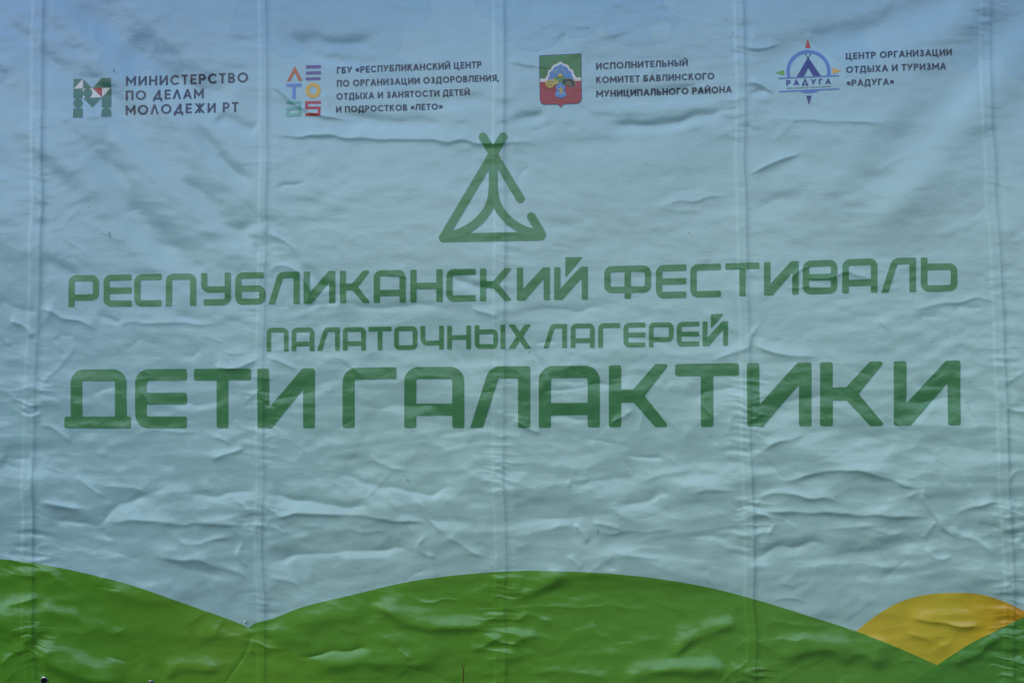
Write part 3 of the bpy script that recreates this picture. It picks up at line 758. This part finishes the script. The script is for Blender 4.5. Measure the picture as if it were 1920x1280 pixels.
L1 = [('Р',129,186),('Е',194.5,247),('С',252,303),('П',311,368),('У',377,433),('Б',441,498),('Л',503,562),('И',569.5,629),('К',637.5,695),('А',701,761),('Н',769.5,830),('С',837,892),('К',900,960.5),('И',969,1031),('Й',1039,1102.5),
 ('Ф',1133,1221),('Е',1230,1287),('С',1294.5,1352),('Т',1360.5,1424),('И',1432.5,1497.5),('В',1505,1570),('А',1579,1645),('Л',1652,1717.5),('Ь',1726.5,1795)]
headline("headline", "upper line of squared green capitals", L1, lin([(129,516.3),(400,511.5),(620,508.3),(760,506),(960,502.5),(1100,499.5),(1220,497),(1350,494),(1500,489),(1640,484),(1795,481.5)]),
 lin([(129,575.5),(300,574),(500,570.5),(630,568.5),(760,567),(960,563.5),(1100,561),(1220,559.5),(1350,556.5),(1500,552),(1640,548.5),(1795,546)]), .192, [[(1060,482),(1093,481.6),(1060,521)]])
L2 = [('П',500,541),('А',547,589.5),('Л',594.5,637),('А',643,686),('Т',691,734),('О',739,782.5),('Ч',788.5,832),('Н',838.5,883),('Ы',890,947),('Х',953,996),('Л',1018.5,1063),('А',1070,1115),('Г',1121.5,1163),('Е',1169,1210),('Р',1216.5,1263),('Е',1269,1311),('Й',1317.5,1365)]
headline("headline", "smallest middle line of squared green capitals", L2, lin([(500,614.5),(700,612.5),(890,609.5),(1070,606.5),(1210,604.5),(1365,601.5)]), lin([(500,658.5),(700,656.5),(890,654),(1070,652),(1210,650.5),(1365,647.5)]), .195,
 [[(1333,588.5),(1357,588),(1333,617)]])
L3 = [('Д',121,246),('Е',254,350.5),('Т',364,471),('И',483,590.5),('Г',642.5,743.5),('А',758,870.5),('Л',881,994),('А',1010,1124.5),('К',1141.5,1255),('Т',1266,1385),('И',1400,1521),('К',1537,1659),('И',1675,1800)]
headline("headline", "largest bottom line of squared green capitals", L3, lin([(121,692.5),(590,690),(743,688),(870,687),(994,686),(1124,685),(1255,682),(1385,680.5),(1521,679),(1659,677),(1800,675.5)]),
 lin([(121,802.3),(590,802),(743,802),(994,801.5),(1124,800.5),(1255,800),(1385,799.3),(1521,798.5),(1659,797.5),(1800,796.3)]), .197)

# ------------------------------------------------------------------ tent emblem
tent = part("tent_emblem"); tent['label'] = "green line drawing of a tent with crossed poles"
T4 = lambda x, y: (790+x/4.921, 220+y/4.921)
tt = 16.3
tl = [T4(*p) for p in [(663,330),(664,560),(658,690),(640,790),(600,870),(540,945),(460,1012),(370,1060),(285,1090)]]
tr = [T4(*p) for p in [(663,330),(663,560),(668,690),(690,790),(735,870),(800,945),(880,1005),(965,1048),(1060,1072)]]
shape("pole_stroke", M_TITLE, tent, [stroke([T4(755,182), T4(203,1113)], tt, 0, 'round'),
   stroke([T4(570,184), T4(913,750)], tt, 0, 'round'),
   stroke([T4(203,1113), T4(1122,1096), T4(1014,916)], tt, [0, 3, 0], 'round')])
shape("flap_stroke", M_TITLE, tent, [stroke(spline(tl, 4), tt, 0), stroke(spline(tr, 4), tt, 0)], layer=1)

# ------------------------------------------------------------------ small captions: even-stroked geometric capitals (unit cap height, y down)
def cap_glyph(ch, t, light):
    a = t/2; st = lambda p, r=0: stroke(p, t, r)
    e = lambda w, a0=0, a1=360: stroke(arc(w/2, .5, w/2-a, .5-a, a0, a1, 34), t)
    box = True
    if ch == 'А': w = .78; g = [st([(a*.9-.04, 1.1), (w/2+.04-.0, -.1)]), st([(w-a*.9+.04, 1.1), (w/2-.04, -.1)]), st([(.2*w, .68), (.8*w, .68)])]
    elif ch == 'Б': w = .62; g = [st([(.92*w, a), (a, a), (a, 1-a), (.55*w, 1-a)]), stroke([(a, .42+a*.2), (.55*w, .42+a*.2)]+arc(.56*w, .71, .44*w-a, .29-a, -90, 90, 14)+[(.55*w, 1-a)], t)]
    elif ch == 'В': w = .63; g = [st([(a, 0), (a, 1)]), stroke([(a, a)]+arc(.5*w, .245, .42*w-a, .245, -90, 90, 12)[0:0]+[(.5*w, a)]+arc(.5*w, .27, .44*w-a, .27-a, -90, 90, 12)+[(a, .54-a)], t), stroke([(a, .46+a*.4)]+[(.52*w, .46+a*.4)]+arc(.53*w, .735, .47*w-a, .265-a, -90, 90, 12)+[(a, 1-a)], t)]
    elif ch == 'Г': w = .52; g = [st([(a, 1), (a, a), (w, a)])]
    elif ch == 'Д':
        box = False
        if light: w = .86; g = [st([(.80*w-a, 0), (.80*w-a, 1-a)]), st([(.80*w-a*1.2, a*.9), (.14*w, 1-a)]), st([(a, 1.2), (a, 1-a), (w-a, 1-a), (w-a, 1.2)])]
        else: w = .80; g = [st([(.14*w, 1-a), (.28*w, a), (.80*w-a*0, a), (.80*w, 1-a)]), st([(a, 1.2), (a, 1-a), (w-a, 1-a), (w-a, 1.2)])]
    elif ch == 'Δ': box = False; w = .9; g = [st([(.12*w, 1-a), (w/2, .04), (.88*w, 1-a)]), st([(a, 1.16), (a, 1-a), (w-a, 1-a), (w-a, 1.16)])]
    elif ch == 'Е': w = .55; g = [st([(w, a), (a, a), (a, 1-a), (w, 1-a)]), st([(a, .5), (.92*w, .5)])]
    elif ch == 'Ж': w = 1.0; g = [st([(w/2, 0), (w/2, 1)]), st([(.06, -.08), (w-.06, 1.08)]), st([(w-.06, -.08), (.06, 1.08)])]
    elif ch == 'З': w = .60; g = [stroke(arc(.47*w, .28, .42*w-a, .28-a, -160, 90, 16)+[(.3*w, .56-a)], t), stroke([(.3*w, .46+a*.4)]+arc(.48*w, .73, .50*w-a, .27-a, -90, 160, 16), t)]
    elif ch in 'ИЙ':
        w = .74; g = [st([(a, 0), (a, 1)]), st([(w-a, 0), (w-a, 1)]), stroke([(a*.9, 1-a*.6), (w-a*.9, a*.6)], t*.95)]
        if ch == 'Й': box = False; g.append(stroke(arc(w/2, -.22, .17, .10, 165, 15, 8), t*.8))
    elif ch == 'К': w = .66; g = [st([(a, 0), (a, 1)]), st([(a, .58), (w*.90, -.1)]), st([(.38*w, .36), (w*.96, 1.1)])]
    elif ch == 'Л':
        if light: w = .74; g = [st([(a*.9-.04, 1.1), (w/2+.04, -.1)]), st([(w-a*.9+.04, 1.1), (w/2-.04, -.1)])]
        else: w = .72; g = [stroke([(0, 1-a), (.10*w, 1-a), (.22*w, .72), (.27*w, a), (w-a, a), (w-a, 1)], t, [0, .1, .1, 0, 0, 0])]
    elif ch == 'М': w = .90; g = [st([(a, 1), (a, .0)]), st([(w-a, 1), (w-a, 0)]), st([(a*.6, -.05+a), (w/2, .66), (w-a*.6, -.05+a)])]
    elif ch == 'Н': w = .72; g = [st([(a, 0), (a, 1)]), st([(w-a, 0), (w-a, 1)]), st([(a, .5), (w-a, .5)])]
    elif ch == 'О': w = .96 if light else .90; g = [e(w)]
    elif ch == 'П': w = .70; g = [st([(a, 1), (a, a), (w-a, a), (w-a, 1)])]
    elif ch == 'Р': w = .62; g = [st([(a, 0), (a, 1)]), stroke([(a, a), (.5*w, a)]+arc(.52*w, .32, .48*w-a, .32-a, -90, 90, 14)+[(a, .64-a)], t)]
    elif ch == 'С': w = .80; g = [stroke(arc(.5*.9, .5, .45-a, .5-a, -40, -320, 30), t)]
    elif ch == 'Т': w = .60; g = [st([(0, a), (w, a)]), st([(w/2, a), (w/2, 1)])]
    elif ch == 'У': w = .70; g = [st([(a*.6-.03, -.08), (.47*w, .62)]), st([(w-a*.6+.03, -.08), (.28*w, 1-a*.9), (.05*w, 1-a)][:2])]
    elif ch == 'Х': w = .72; g = [st([(a*.4, -.1), (w-a*.4, 1.1)]), st([(w-a*.4, -.1), (a*.4, 1.1)])]
    elif ch == 'Ц': box = False; w = .80; g = [st([(a, 0), (a, 1-a), (w-a, 1-a), (w-a, 1.2)]), st([(w-.08-a*2, 0), (w-.08-a*2, 1-a)])]
    elif ch == 'Ы': w = .86; g = [stroke([(a, 0), (a, 1-a), (.34*w, 1-a)]+arc(.36*w, .70, .30*w-a, .30-a, 90, -90, 12)+[(a, .40+a)], t), st([(w-a, 0), (w-a, 1)])]
    elif ch == 'Ь': w = .60; g = [stroke([(a, 0), (a, 1-a), (.5*w, 1-a)]+arc(.53*w, .70, .47*w-a, .30-a, 90, -90, 12)+[(a, .40+a)], t)]
    elif ch == 'Я': w = .64; g = [st([(w-a, 0), (w-a, 1)]), stroke([(w-a, a), (.5*w, a)]+arc(.48*w, .32, .48*w-a, .32-a, -90, -270, 14)+[(w-a, .64-a)], t), st([(.52*w, .58), (a*.7, 1.08)])]
    elif ch == '«': w = .50; g = [st([(.24, .30), (.06, .55), (.24, .80)]), st([(.46, .30), (.28, .55), (.46, .80)])]
    elif ch == '»': w = .50; g = [st([(.04, .30), (.22, .55), (.04, .80)]), st([(.26, .30), (.44, .55), (.26, .80)])]
    elif ch == ',': box = False; w = .18; g = [st([(.11, .86), (.06, 1.18)])]
    return w, g, box
def text_line(name, mat, parent, s, x0, x1, top_, base_, t=.195, gap=.13, space=.36, light=False, layer=0, step=2.0):
    """top_ and base_ = heights of cap line and base line at the line's two ends"""
    items = []; x = 0
    for ch in s:
        if ch == ' ': x += space; continue
        w, g, box = cap_glyph(ch, t, light); items.append((x, w, g, box)); x += w+gap
    k = (x1-x0)/(x-gap); tris = []
    for x_, w, g, box in items:
        def mp(P):
            P = np.array(P, float); X = x0+(x_+P[:, 0])*k; f = (X-x0)/(x1-x0)
            T = top_[0]+(top_[1]-top_[0])*f; B = base_[0]+(base_[1]-base_[0])*f
            return np.stack([X, T+(B-T)*P[:, 1]], -1)
        cl = [mp([(-.3, 0), (w+.3, 0), (w+.3, 1), (-.3, 1)])] if box else []
        tris.append(tri([mp(P) for P in g], clips=cl, step=step))
    xy, F = join(tris)
    return print_mesh(name, xy, F, mat, parent, LIFT+.0003*layer)

cp = part("caption"); cp['label'] = "three lines of thin wide-set dark capitals"
text_line("text_line", M_NAVY, cp, "МИНИСТЕРСТВО", 236, 465, (143.3, 135.7), (161, 154.7), .175, .22, light=True)
text_line("text_line", M_NAVY, cp, "ПО ДЕЛАМ", 235.7, 381, (170.3, 165.7), (188.3, 184), .175, .22, .44, light=True)
text_line("text_line", M_NAVY, cp, "МОЛОДЕЖИ РТ", 235, 446.8, (197.6, 191.2), (216, 209.7), .175, .22, .44, light=True)
cp = part("caption"); cp['label'] = "four lines of small dark capitals"
text_line("text_line", M_NAVY, cp, "ГБУ «РЕСПУБЛИКАНСКИЙ ЦЕНТР", 631.4, 902.8, (125.8, 115), (138.3, 127.9))
text_line("text_line", M_NAVY, cp, "ПО ОРГАНИЗАЦИИ ОЗДОРОВЛЕНИЯ,", 631.4, 935.4, (150.6, 140.2), (163.1, 152.4))
text_line("text_line", M_NAVY, cp, "ОТДЫХА И ЗАНЯТОСТИ ДЕТЕЙ", 630.5, 880.6, (175, 167), (187.4, 178.8))
text_line("text_line", M_NAVY, cp, "И ПОДРОСТКОВ «ЛЕТО»", 630, 829.7, (199.6, 193.8), (211.4, 205.6))
cp = part("caption"); cp['label'] = "three lines of small dark capitals beside the shield"
text_line("text_line", M_NAVY, cp, "ИСПОЛНИТЕЛЬНЫЙ", 1117.5, 1289.7, (118, 111.5), (130.5, 123.6))
text_line("text_line", M_NAVY, cp, "КОМИТЕТ БАВЛИНСКОГО", 1117.5, 1339.3, (144, 136.3), (156.2, 148.8))
text_line("text_line", M_NAVY, cp, "МУНИЦИПАЛЬНОГО РАЙОНА", 1118, 1371.9, (169.8, 161.3), (182.2, 173.8))
cp = part("caption"); cp['label'] = "three lines of small dark capitals beside the compass logo"
text_line("text_line", M_NAVY, cp, "ЦЕНТР ОРГАНИЗАЦИИ", 1585.7, 1785.3, (99.7, 91.2), (112.3, 103.8))
text_line("text_line", M_NAVY, cp, "ОТДЫХА И ТУРИЗМА", 1585.7, 1774.4, (125.3, 117.2), (137.8, 129.8))
text_line("text_line", M_NAVY, cp, "«РАДУГА»", 1587, 1675.2, (150.3, 147.3), (162.5, 159.7))

# ------------------------------------------------------------------ emblem of squares and triangles
em = part("geometric_emblem"); em['label'] = "letter M built of green squares, discs and triangles with one red triangle"
def cell(u, v): return (137.3+u*17.6, 148.2+v*18.2-u*.62)
def c4(a, b, *pts): return [cell(a+p[0], b+p[1]) for p in pts]
sq = ((0, 0), (1, 0), (1, 1), (0, 1)); g = .0
disc_ = lambda a, b, r=.49: [cell(a+.5+r*math.cos(2*math.pi*k/36), b+.5+r*math.sin(2*math.pi*k/36)) for k in range(36)]
for poly in (c4(0, 0, (0, 0), (.97, 0), (0, .97)), c4(1, 0, (.04, .04), (.98, 1), (.04, 1)), c4(2, 0, (0, 1), (1, 0), (2, 0), (2, .97), (0, .97)),
             c4(0, 1, (0, .03), (.97, .03), (.97, .99), (0, .99)), disc_(1, 1), c4(3, 1, (1, .03), (1, 2), (0, 2), (0, 1)), disc_(0, 2), c4(1, 2, (.05, .01), (1.97, .01), (1, .98)),
             c4(0, 3, (0, .04), (1, .04), (1, 1), (0, 1)), c4(3, 3, (0, .98), (0, .5), *[(.5-.5*math.cos(math.pi*k/12), .5-.47*math.sin(math.pi*k/12)) for k in range(1, 12)], (1, .5), (1, .98))):
    shape("green_tile", M_MGREEN, em, [poly], layer=1)
for poly in (c4(0, 0, (1, 0.02), (1, 1), (.02, 1)), c4(1, 1, (0, .02), (1, .02), (1.96, .98), (0, .98)), c4(3, 1, (.03, .03), (.97, .03), (.03, .96))):
    shape("white_tile", M_WHITE, em, [poly], layer=0)
shape("red_tile", M_RED, em, [c4(2, 1, (.05, .01), (1, .01), (1, .96))], layer=1)

# ------------------------------------------------------------------ six-character logo
lg = part("letter_logo"); lg['label'] = "six coloured letters and digits in two columns"
Q = lambda x, y: (520+x/8.727, 90+y/8.727)
qq = lambda P: [Q(*p) for p in P]
shape("orange_letter", M_ORANGE, lg, [qq([(285, 298), (410, 536), (350, 540), (283, 400), (212, 545), (153, 548)])])
shape("purple_letter", M_PURP, lg, [qq([(468, 287), (712, 280), (711, 330), (469, 341)]), qq([(466, 387), (711, 379), (710, 428), (466, 438)]), qq([(463, 485), (706, 478), (704, 524), (462, 533)])])
shape("blue_letter", M_BLUE, lg, [qq([(146, 587), (397, 582), (395, 632), (148, 636)]), qq([(245, 620), (297, 618), (297, 830), (244, 832)])])
shape("yellow_letter", M_YELLOW, lg, [qq(circle(585, 697, 123, 127))], [qq(circle(585, 697, 62, 64))])
k = 46/8.727
shape("teal_digit", M_TEAL, lg, [stroke(qq([(146, 898), (366, 895), (366, 980), (168, 1000), (168, 1098), (366, 1094), (364, 990)]), k), stroke(qq([(146, 1100), (388, 1096)]), k)])
shape("red_digit", M_RED2, lg, [stroke(qq([(712, 890), (478, 895), (478, 983), (686, 980), (682, 1088), (457, 1094)]), k), stroke(qq([(600, 1090), (704, 1087)]), k)])

# ------------------------------------------------------------------ coat of arms
sh = part("coat_of_arms"); sh['label'] = "green and red shield with a white arch, sheaf and vase"
Wp = lambda x, y: (990+x/8.727, 80+y/8.727)
ww = lambda P: [Wp(*p) for p in P]
outl = [(182, 212), (872, 180), (876, 560), (882, 920), (866, 965), (835, 992), (795, 1002), (600, 1010), (570, 1024), (550, 1048), (535, 1068), (520, 1050), (502, 1028), (470, 1015), (262, 1020), (228, 1008), (203, 980), (192, 940), (186, 560)]
shape("shield_border", M_DKBLUE, sh, [ww(outl)], layer=0)
ctr = np.array((532, 600)); inn = [tuple(ctr+(np.array(p)-ctr)*.978) for p in outl]
shape("green_field", M_SGREEN, sh, [ww(inn)], clips=[ww([(100, 100), (950, 100), (950, 568), (100, 598)])], layer=1)
shape("white_band", M_WHITE, sh, [ww(inn)], clips=[ww([(100, 598), (950, 568), (950, 622), (100, 648)])], layer=1)
shape("red_field", M_SRED, sh, [ww(inn)], clips=[ww([(100, 648), (950, 622), (950, 1200), (100, 1200)])], layer=1)
arch = [(283, 625), (286, 590), (300, 555), (322, 535), (322, 495), (332, 465), (352, 446), (382, 436), (386, 408), (402, 384), (430, 368), (470, 352), (505, 332), (530, 310), (556, 332), (590, 350), (635, 362), (662, 378), (676, 402), (682, 428), (712, 436), (734, 452), (745, 478), (746, 515), (770, 535), (784, 562), (788, 610)]
shape("white_arch", M_WHITE, sh, [ww(arch)], layer=2)
arch2 = [(322, 640), (326, 605), (336, 570), (354, 548), (352, 510), (362, 484), (382, 468), (404, 462), (408, 436), (424, 410), (450, 394), (490, 380), (515, 364), (531, 350), (548, 364), (580, 382), (622, 396), (645, 414), (654, 440), (660, 456), (690, 464), (708, 482), (716, 508), (716, 540), (736, 560), (746, 592), (748, 620), (620, 690), (430, 690)]
shape("blue_field", M_SBLUE, sh, [ww(arch2)], layer=3)
shape("green_mound", M_HILLG, sh, [ww([(410, 650), (415, 600), (440, 560), (480, 542), (530, 548), (575, 545), (615, 565), (640, 610), (645, 650), (600, 690), (460, 690)])], layer=4)
rays = [stroke([Wp(525+72*math.cos(a_)*1.0, 505+62*math.sin(a_)), Wp(525+102*math.cos(a_), 505+78*math.sin(a_))], 1.6) for a_ in [math.radians(d) for d in range(-165, -5, 22)]]
shape("sun_rays", M_GOLD, sh, rays, layer=4, step=1.2)
shape("golden_sun", M_YELLOW, sh, [ww([(488, 540)]+arc(527, 540, 40, 34, 180, 360, 12)+[(566, 540), (545, 556), (520, 562)])], layer=5)
sheaf = [(500, 650), (495, 630), (470, 615), (445, 600), (420, 595), (390, 602), (360, 604), (330, 615), (300, 625), (280, 645), (286, 675), (298, 700), (312, 725), (340, 742), (375, 745), (400, 735), (412, 708), (440, 690), (470, 682), (495, 668)]
shape("golden_sheaf", M_GOLD, sh, [ww(sheaf)], [stroke(ww([(310, 640), (380, 632), (460, 640)]), .9), stroke(ww([(305, 665), (360, 655), (440, 662)]), .9), stroke(ww([(330, 720), (345, 690), (380, 690), (385, 725)]), .9)], layer=5, step=1.2)
plume = [(553, 640), (575, 610), (610, 595), (650, 588), (700, 592), (735, 605), (758, 630), (768, 665), (782, 690), (755, 706), (725, 700), (718, 728), (690, 740), (672, 722), (655, 700), (630, 690), (590, 690), (568, 672)]
shape("plume_edge", M_GOLD, sh, [ww([tuple(np.array((665, 660))+(np.array(p)-(665, 660))*1.06) for p in plume])], layer=4, step=1.2)
shape("dark_plume", M_BLACK, sh, [ww(plume)], [stroke(ww([(575, 660), (630, 640), (680, 655), (715, 690)]), 1.1), stroke(ww([(600, 680), (640, 668), (675, 690), (700, 722)]), .9)], layer=5, step=1.2)
vase = [(500, 668), (568, 666), (575, 700), (612, 710), (606, 745), (600, 780), (618, 820), (630, 850), (610, 880), (575, 900), (530, 906), (485, 898), (455, 880), (442, 850), (455, 815), (468, 780), (460, 745), (450, 712), (492, 702)]
shape("blue_vase", M_SBLUE, sh, [ww(vase)], layer=5, step=1.2)
shape("golden_flower", M_GOLD, sh, [ww([(536, 716), (550, 745), (546, 770), (560, 752), (582, 750), (574, 770), (556, 778), (550, 800), (560, 822), (512, 822), (524, 800), (518, 778), (500, 770), (492, 754), (514, 752), (528, 770), (524, 745)]), stroke(ww([(462, 838), (610, 832)]), 1.1)], layer=6, step=1.2)

# ------------------------------------------------------------------ compass logo
cl = part("compass_logo"); cl['label'] = "blue compass ring with a navy tent and coloured points"
Rp = lambda x, y: (1440+x/8.727, 60+y/8.727)
rr_ = lambda P: [Rp(*p) for p in P]
above = rr_([(-300, 776), (1500, 703), (1500, -300), (-300, -300)]); below = rr_([(-300, 1000), (1500, 917), (1500, 1800), (-300, 1800)])
shape("ring", M_RING, cl, [rr_(circle(659, 652, 360, 357, 72))], [rr_(circle(659, 652, 306, 303, 72))], clips=[above], layer=0)
shape("ring_foot", M_RING, cl, [rr_(circle(659, 652, 360, 357, 72))], clips=[below], layer=0)
shape("rule", M_RING, cl, [stroke(rr_([(168, 761), (1156, 718)]), 2.1)], layer=1, step=1.5)
shape("rule", M_RING, cl, [stroke(rr_([(170, 979), (1160, 934)]), 2.1)], layer=1, step=1.5)
shape("tent", M_DKBLUE, cl, [rr_([(655, 410), (862, 728), (738, 734), (655, 592), (580, 741), (462, 746)]), stroke(rr_([(660, 440), (604, 352)]), 1.5), stroke(rr_([(648, 440), (706, 350)]), 1.5)], layer=1)
shape("red_point", M_RED, cl, [rr_([(652, 116), (700, 262), (608, 264)])])
shape("green_point", M_LGREEN, cl, [rr_([(122, 668), (264, 622), (262, 714)])])
shape("orange_point", M_TAN, cl, [rr_([(1197, 638), (1046, 592), (1053, 692)])])
shape("navy_point", M_DKBLUE, cl, [rr_([(667, 1196), (618, 1048), (712, 1045)])])
a0, a1 = Rp(298, 792), Rp(1022, 766); b0, b1 = Rp(298, 884), Rp(1022, 856)
text_line("logo_word", M_DKBLUE, cl, "РАΔУГА", a0[0], a1[0], (a0[1], a1[1]), (b0[1], b1[1]), .2, .42, layer=1, step=1.5)

def small_text(name, mat, parent, body, x0, x1, y0, y1, xh, layer=1):
    cu = bpy.data.curves.new(name, 'FONT'); cu.body = body; cu.size = 1.0; cu.resolution_u = 2
    o = bpy.data.objects.new(name, cu); C.objects.link(o)
    me = bpy.data.meshes.new_from_object(o.evaluated_get(bpy.context.evaluated_depsgraph_get()))
    V = np.array([v.co[:2] for v in me.vertices]); me.calc_loop_triangles()
    F = np.array([t.vertices[:] for t in me.loop_triangles])
    C.objects.unlink(o); bpy.data.objects.remove(o); bpy.data.meshes.remove(me); bpy.data.curves.remove(cu)
    if not len(F): return
    w_ = V[:, 0].max()-V[:, 0].min(); k = (x1-x0)/w_; X = x0+(V[:, 0]-V[:, 0].min())*k
    Y = y0+(y1-y0)*(X-x0)/(x1-x0)-V[:, 1]*xh
    print_mesh(name, np.stack([X, Y], -1), F, mat, parent, LIFT+.0003*layer)
p0, p1 = Rp(300, 938), Rp(1018, 908)
small_text("logo_motto", M_NAVY, cl, "Центр организации отдыха и туризма", p0[0], p1[0], p0[1], p1[1], 4.6)

# ------------------------------------------------------------------ eyelets, the fixing screw, marks of dirt
def metal(name, rgb, rough):
    m, nt, b = principled(name, rough); b.inputs['Metallic'].default_value = 1.0
    tc = nt.nodes.new("ShaderNodeTexCoord"); nt.links.new(ink_tone(nt, tc, rgb, .15), b.inputs['Base Color']); return m
M_METAL = metal("eyelet_nickel", (.34, .33, .38), .38)
m, nt_, b_ = principled("hole_shade", .9, .1); tc_ = nt_.nodes.new("ShaderNodeTexCoord"); nt_.links.new(ink_tone(nt_, tc_, (.006, .007, .012), .2), b_.inputs['Base Color']); M_HOLE_SHADE = m  # near-black colour painted in for the shade inside the eyelets
def lathe(name, prof, mat, parent, cx, cy, n=28, tilt=(0, 0)):
    """rings (radius, forward) in metres round an axis that faces the viewer"""
    base = to_local([cx], [cy])[0]; V = []; F = []
    for r, f in prof:
        for k in range(n):
            a = 2*math.pi*k/n; V.append(base+np.array((r*math.cos(a), -f+tilt[0]*r*math.cos(a)+tilt[1]*r*math.sin(a), r*math.sin(a))))
    for j in range(len(prof)-1):
        for k in range(n): F.append((j*n+k, j*n+(k+1) % n, (j+1)*n+(k+1) % n, (j+1)*n+k))
    return link(name, np_mesh(name, V, F), mat, parent)
for x in range(-116, 2080, 200):
    y = 1272.5+.03*x
    e = lathe("eyelet", [(.0168, .0012), (.0162, .0026), (.0150, .0036), (.0138, .0038), (.0124, .0032), (.0116, .0020), (.0114, .0008)], M_METAL, banner, x, y)
    lathe("eyelet_hole_shade", [(.0115, .0022), (.0108, .0013), (.0001, .0013)], M_HOLE_SHADE, e, x, y)  # closed black disc painting the darkness of an open eyelet
scw = lathe("screw", [(.0056, .0012), (.0052, .0024), (.0034, .0032), (.0002, .0034)], M_WHITE, banner, 461, 1164)
shape("screw_slot", M_BLACK, scw, [stroke([(461, 1161), (461, 1165)], 1.6), stroke([(461, 1163.4), (464, 1163.4)], .9)], layer=7, step=1)
rng = random.Random(9)
marks = [stroke([(206, 434), (205.5, 440)], 1.4), stroke([(205.5, 440), (206, 447)], .8), stroke([(214, 129), (213.6, 136)], 1.2), circle(765, 899, 1.5, n=8), stroke([(1121, 991), (1121, 999)], 1.0), stroke([(474, 1218), (474.5, 1223)], 1.2), circle(1097, 536, 1.4, n=8), circle(1073, 688, 1.2, n=8), circle(1028, 633, 1.2, n=8), circle(1780, 743, 1.4, n=8), circle(992, 660, 1.2, n=8)]
for k in range(70):
    x, y = rng.uniform(20, 1900), rng.uniform(10, 1270); r = rng.choice((.4, .5, .6, .8)); marks.append(circle(x, y, r, r*rng.uniform(.7, 1.6), n=7))
xy, F = join([tri([np.array(mk_, float)], step=1) for mk_ in marks])
o = print_mesh("dirt_specks", xy, F, M_DIRT, banner, LIFT+.0036); o['kind'] = "stuff"

# ------------------------------------------------------------------ dry stem standing in front of the banner
def stem():
    yb = -.14
    f = (CAM_D+yb)/CAM_D
    W = lambda x, y: Vector(((x-CX)*S*f, yb, ZZ(640)+(640-y)*S*f))
    root = W(869, 1290); root.z = -.01
    paths = [([root, W(868, 1320), W(868.5, 1285), W(869, 1262), W(869.3, 1253)], .0028, .0021), ([W(869.2, 1254), W(866.4, 1251), W(865.5, 1243)], .0022, .0010), ([W(869.2, 1254), W(870, 1249), W(870.4, 1242)], .0022, .0010)]
    m, nt, b = principled("dry_stem", .8, .2); tc = nt.nodes.new("ShaderNodeTexCoord")
    nt.links.new(ink_tone(nt, tc, (.10, .055, .018), .25), b.inputs['Base Color'])
    def tube(ps, r0, r1):
        V = []; F = []; n = 8
        for i, p in enumerate(ps):
            r = r0+(r1-r0)*i/(len(ps)-1)
            for k in range(n): V.append((p.x+r*math.cos(2*math.pi*k/n), p.y+r*math.sin(2*math.pi*k/n), p.z))
        for i in range(len(ps)-1):
            for k in range(n): F.append((i*n+k, i*n+(k+1) % n, (i+1)*n+(k+1) % n, (i+1)*n+k))
        return V, F
    e = bpy.data.objects.new("dry_plant", None); C.objects.link(e); e.location = (root.x, root.y, 0)
    e['label'] = "thin dry brown plant stem with forked tip in front of the banner"; e['category'] = "plant"
    for nm, (ps, r0, r1) in zip(("stem", "seed_pod", "seed_pod"), paths):
        V, F = tube([p-e.location for p in ps], r0, r1); link(nm, np_mesh(nm, V, F), m, e)
stem()
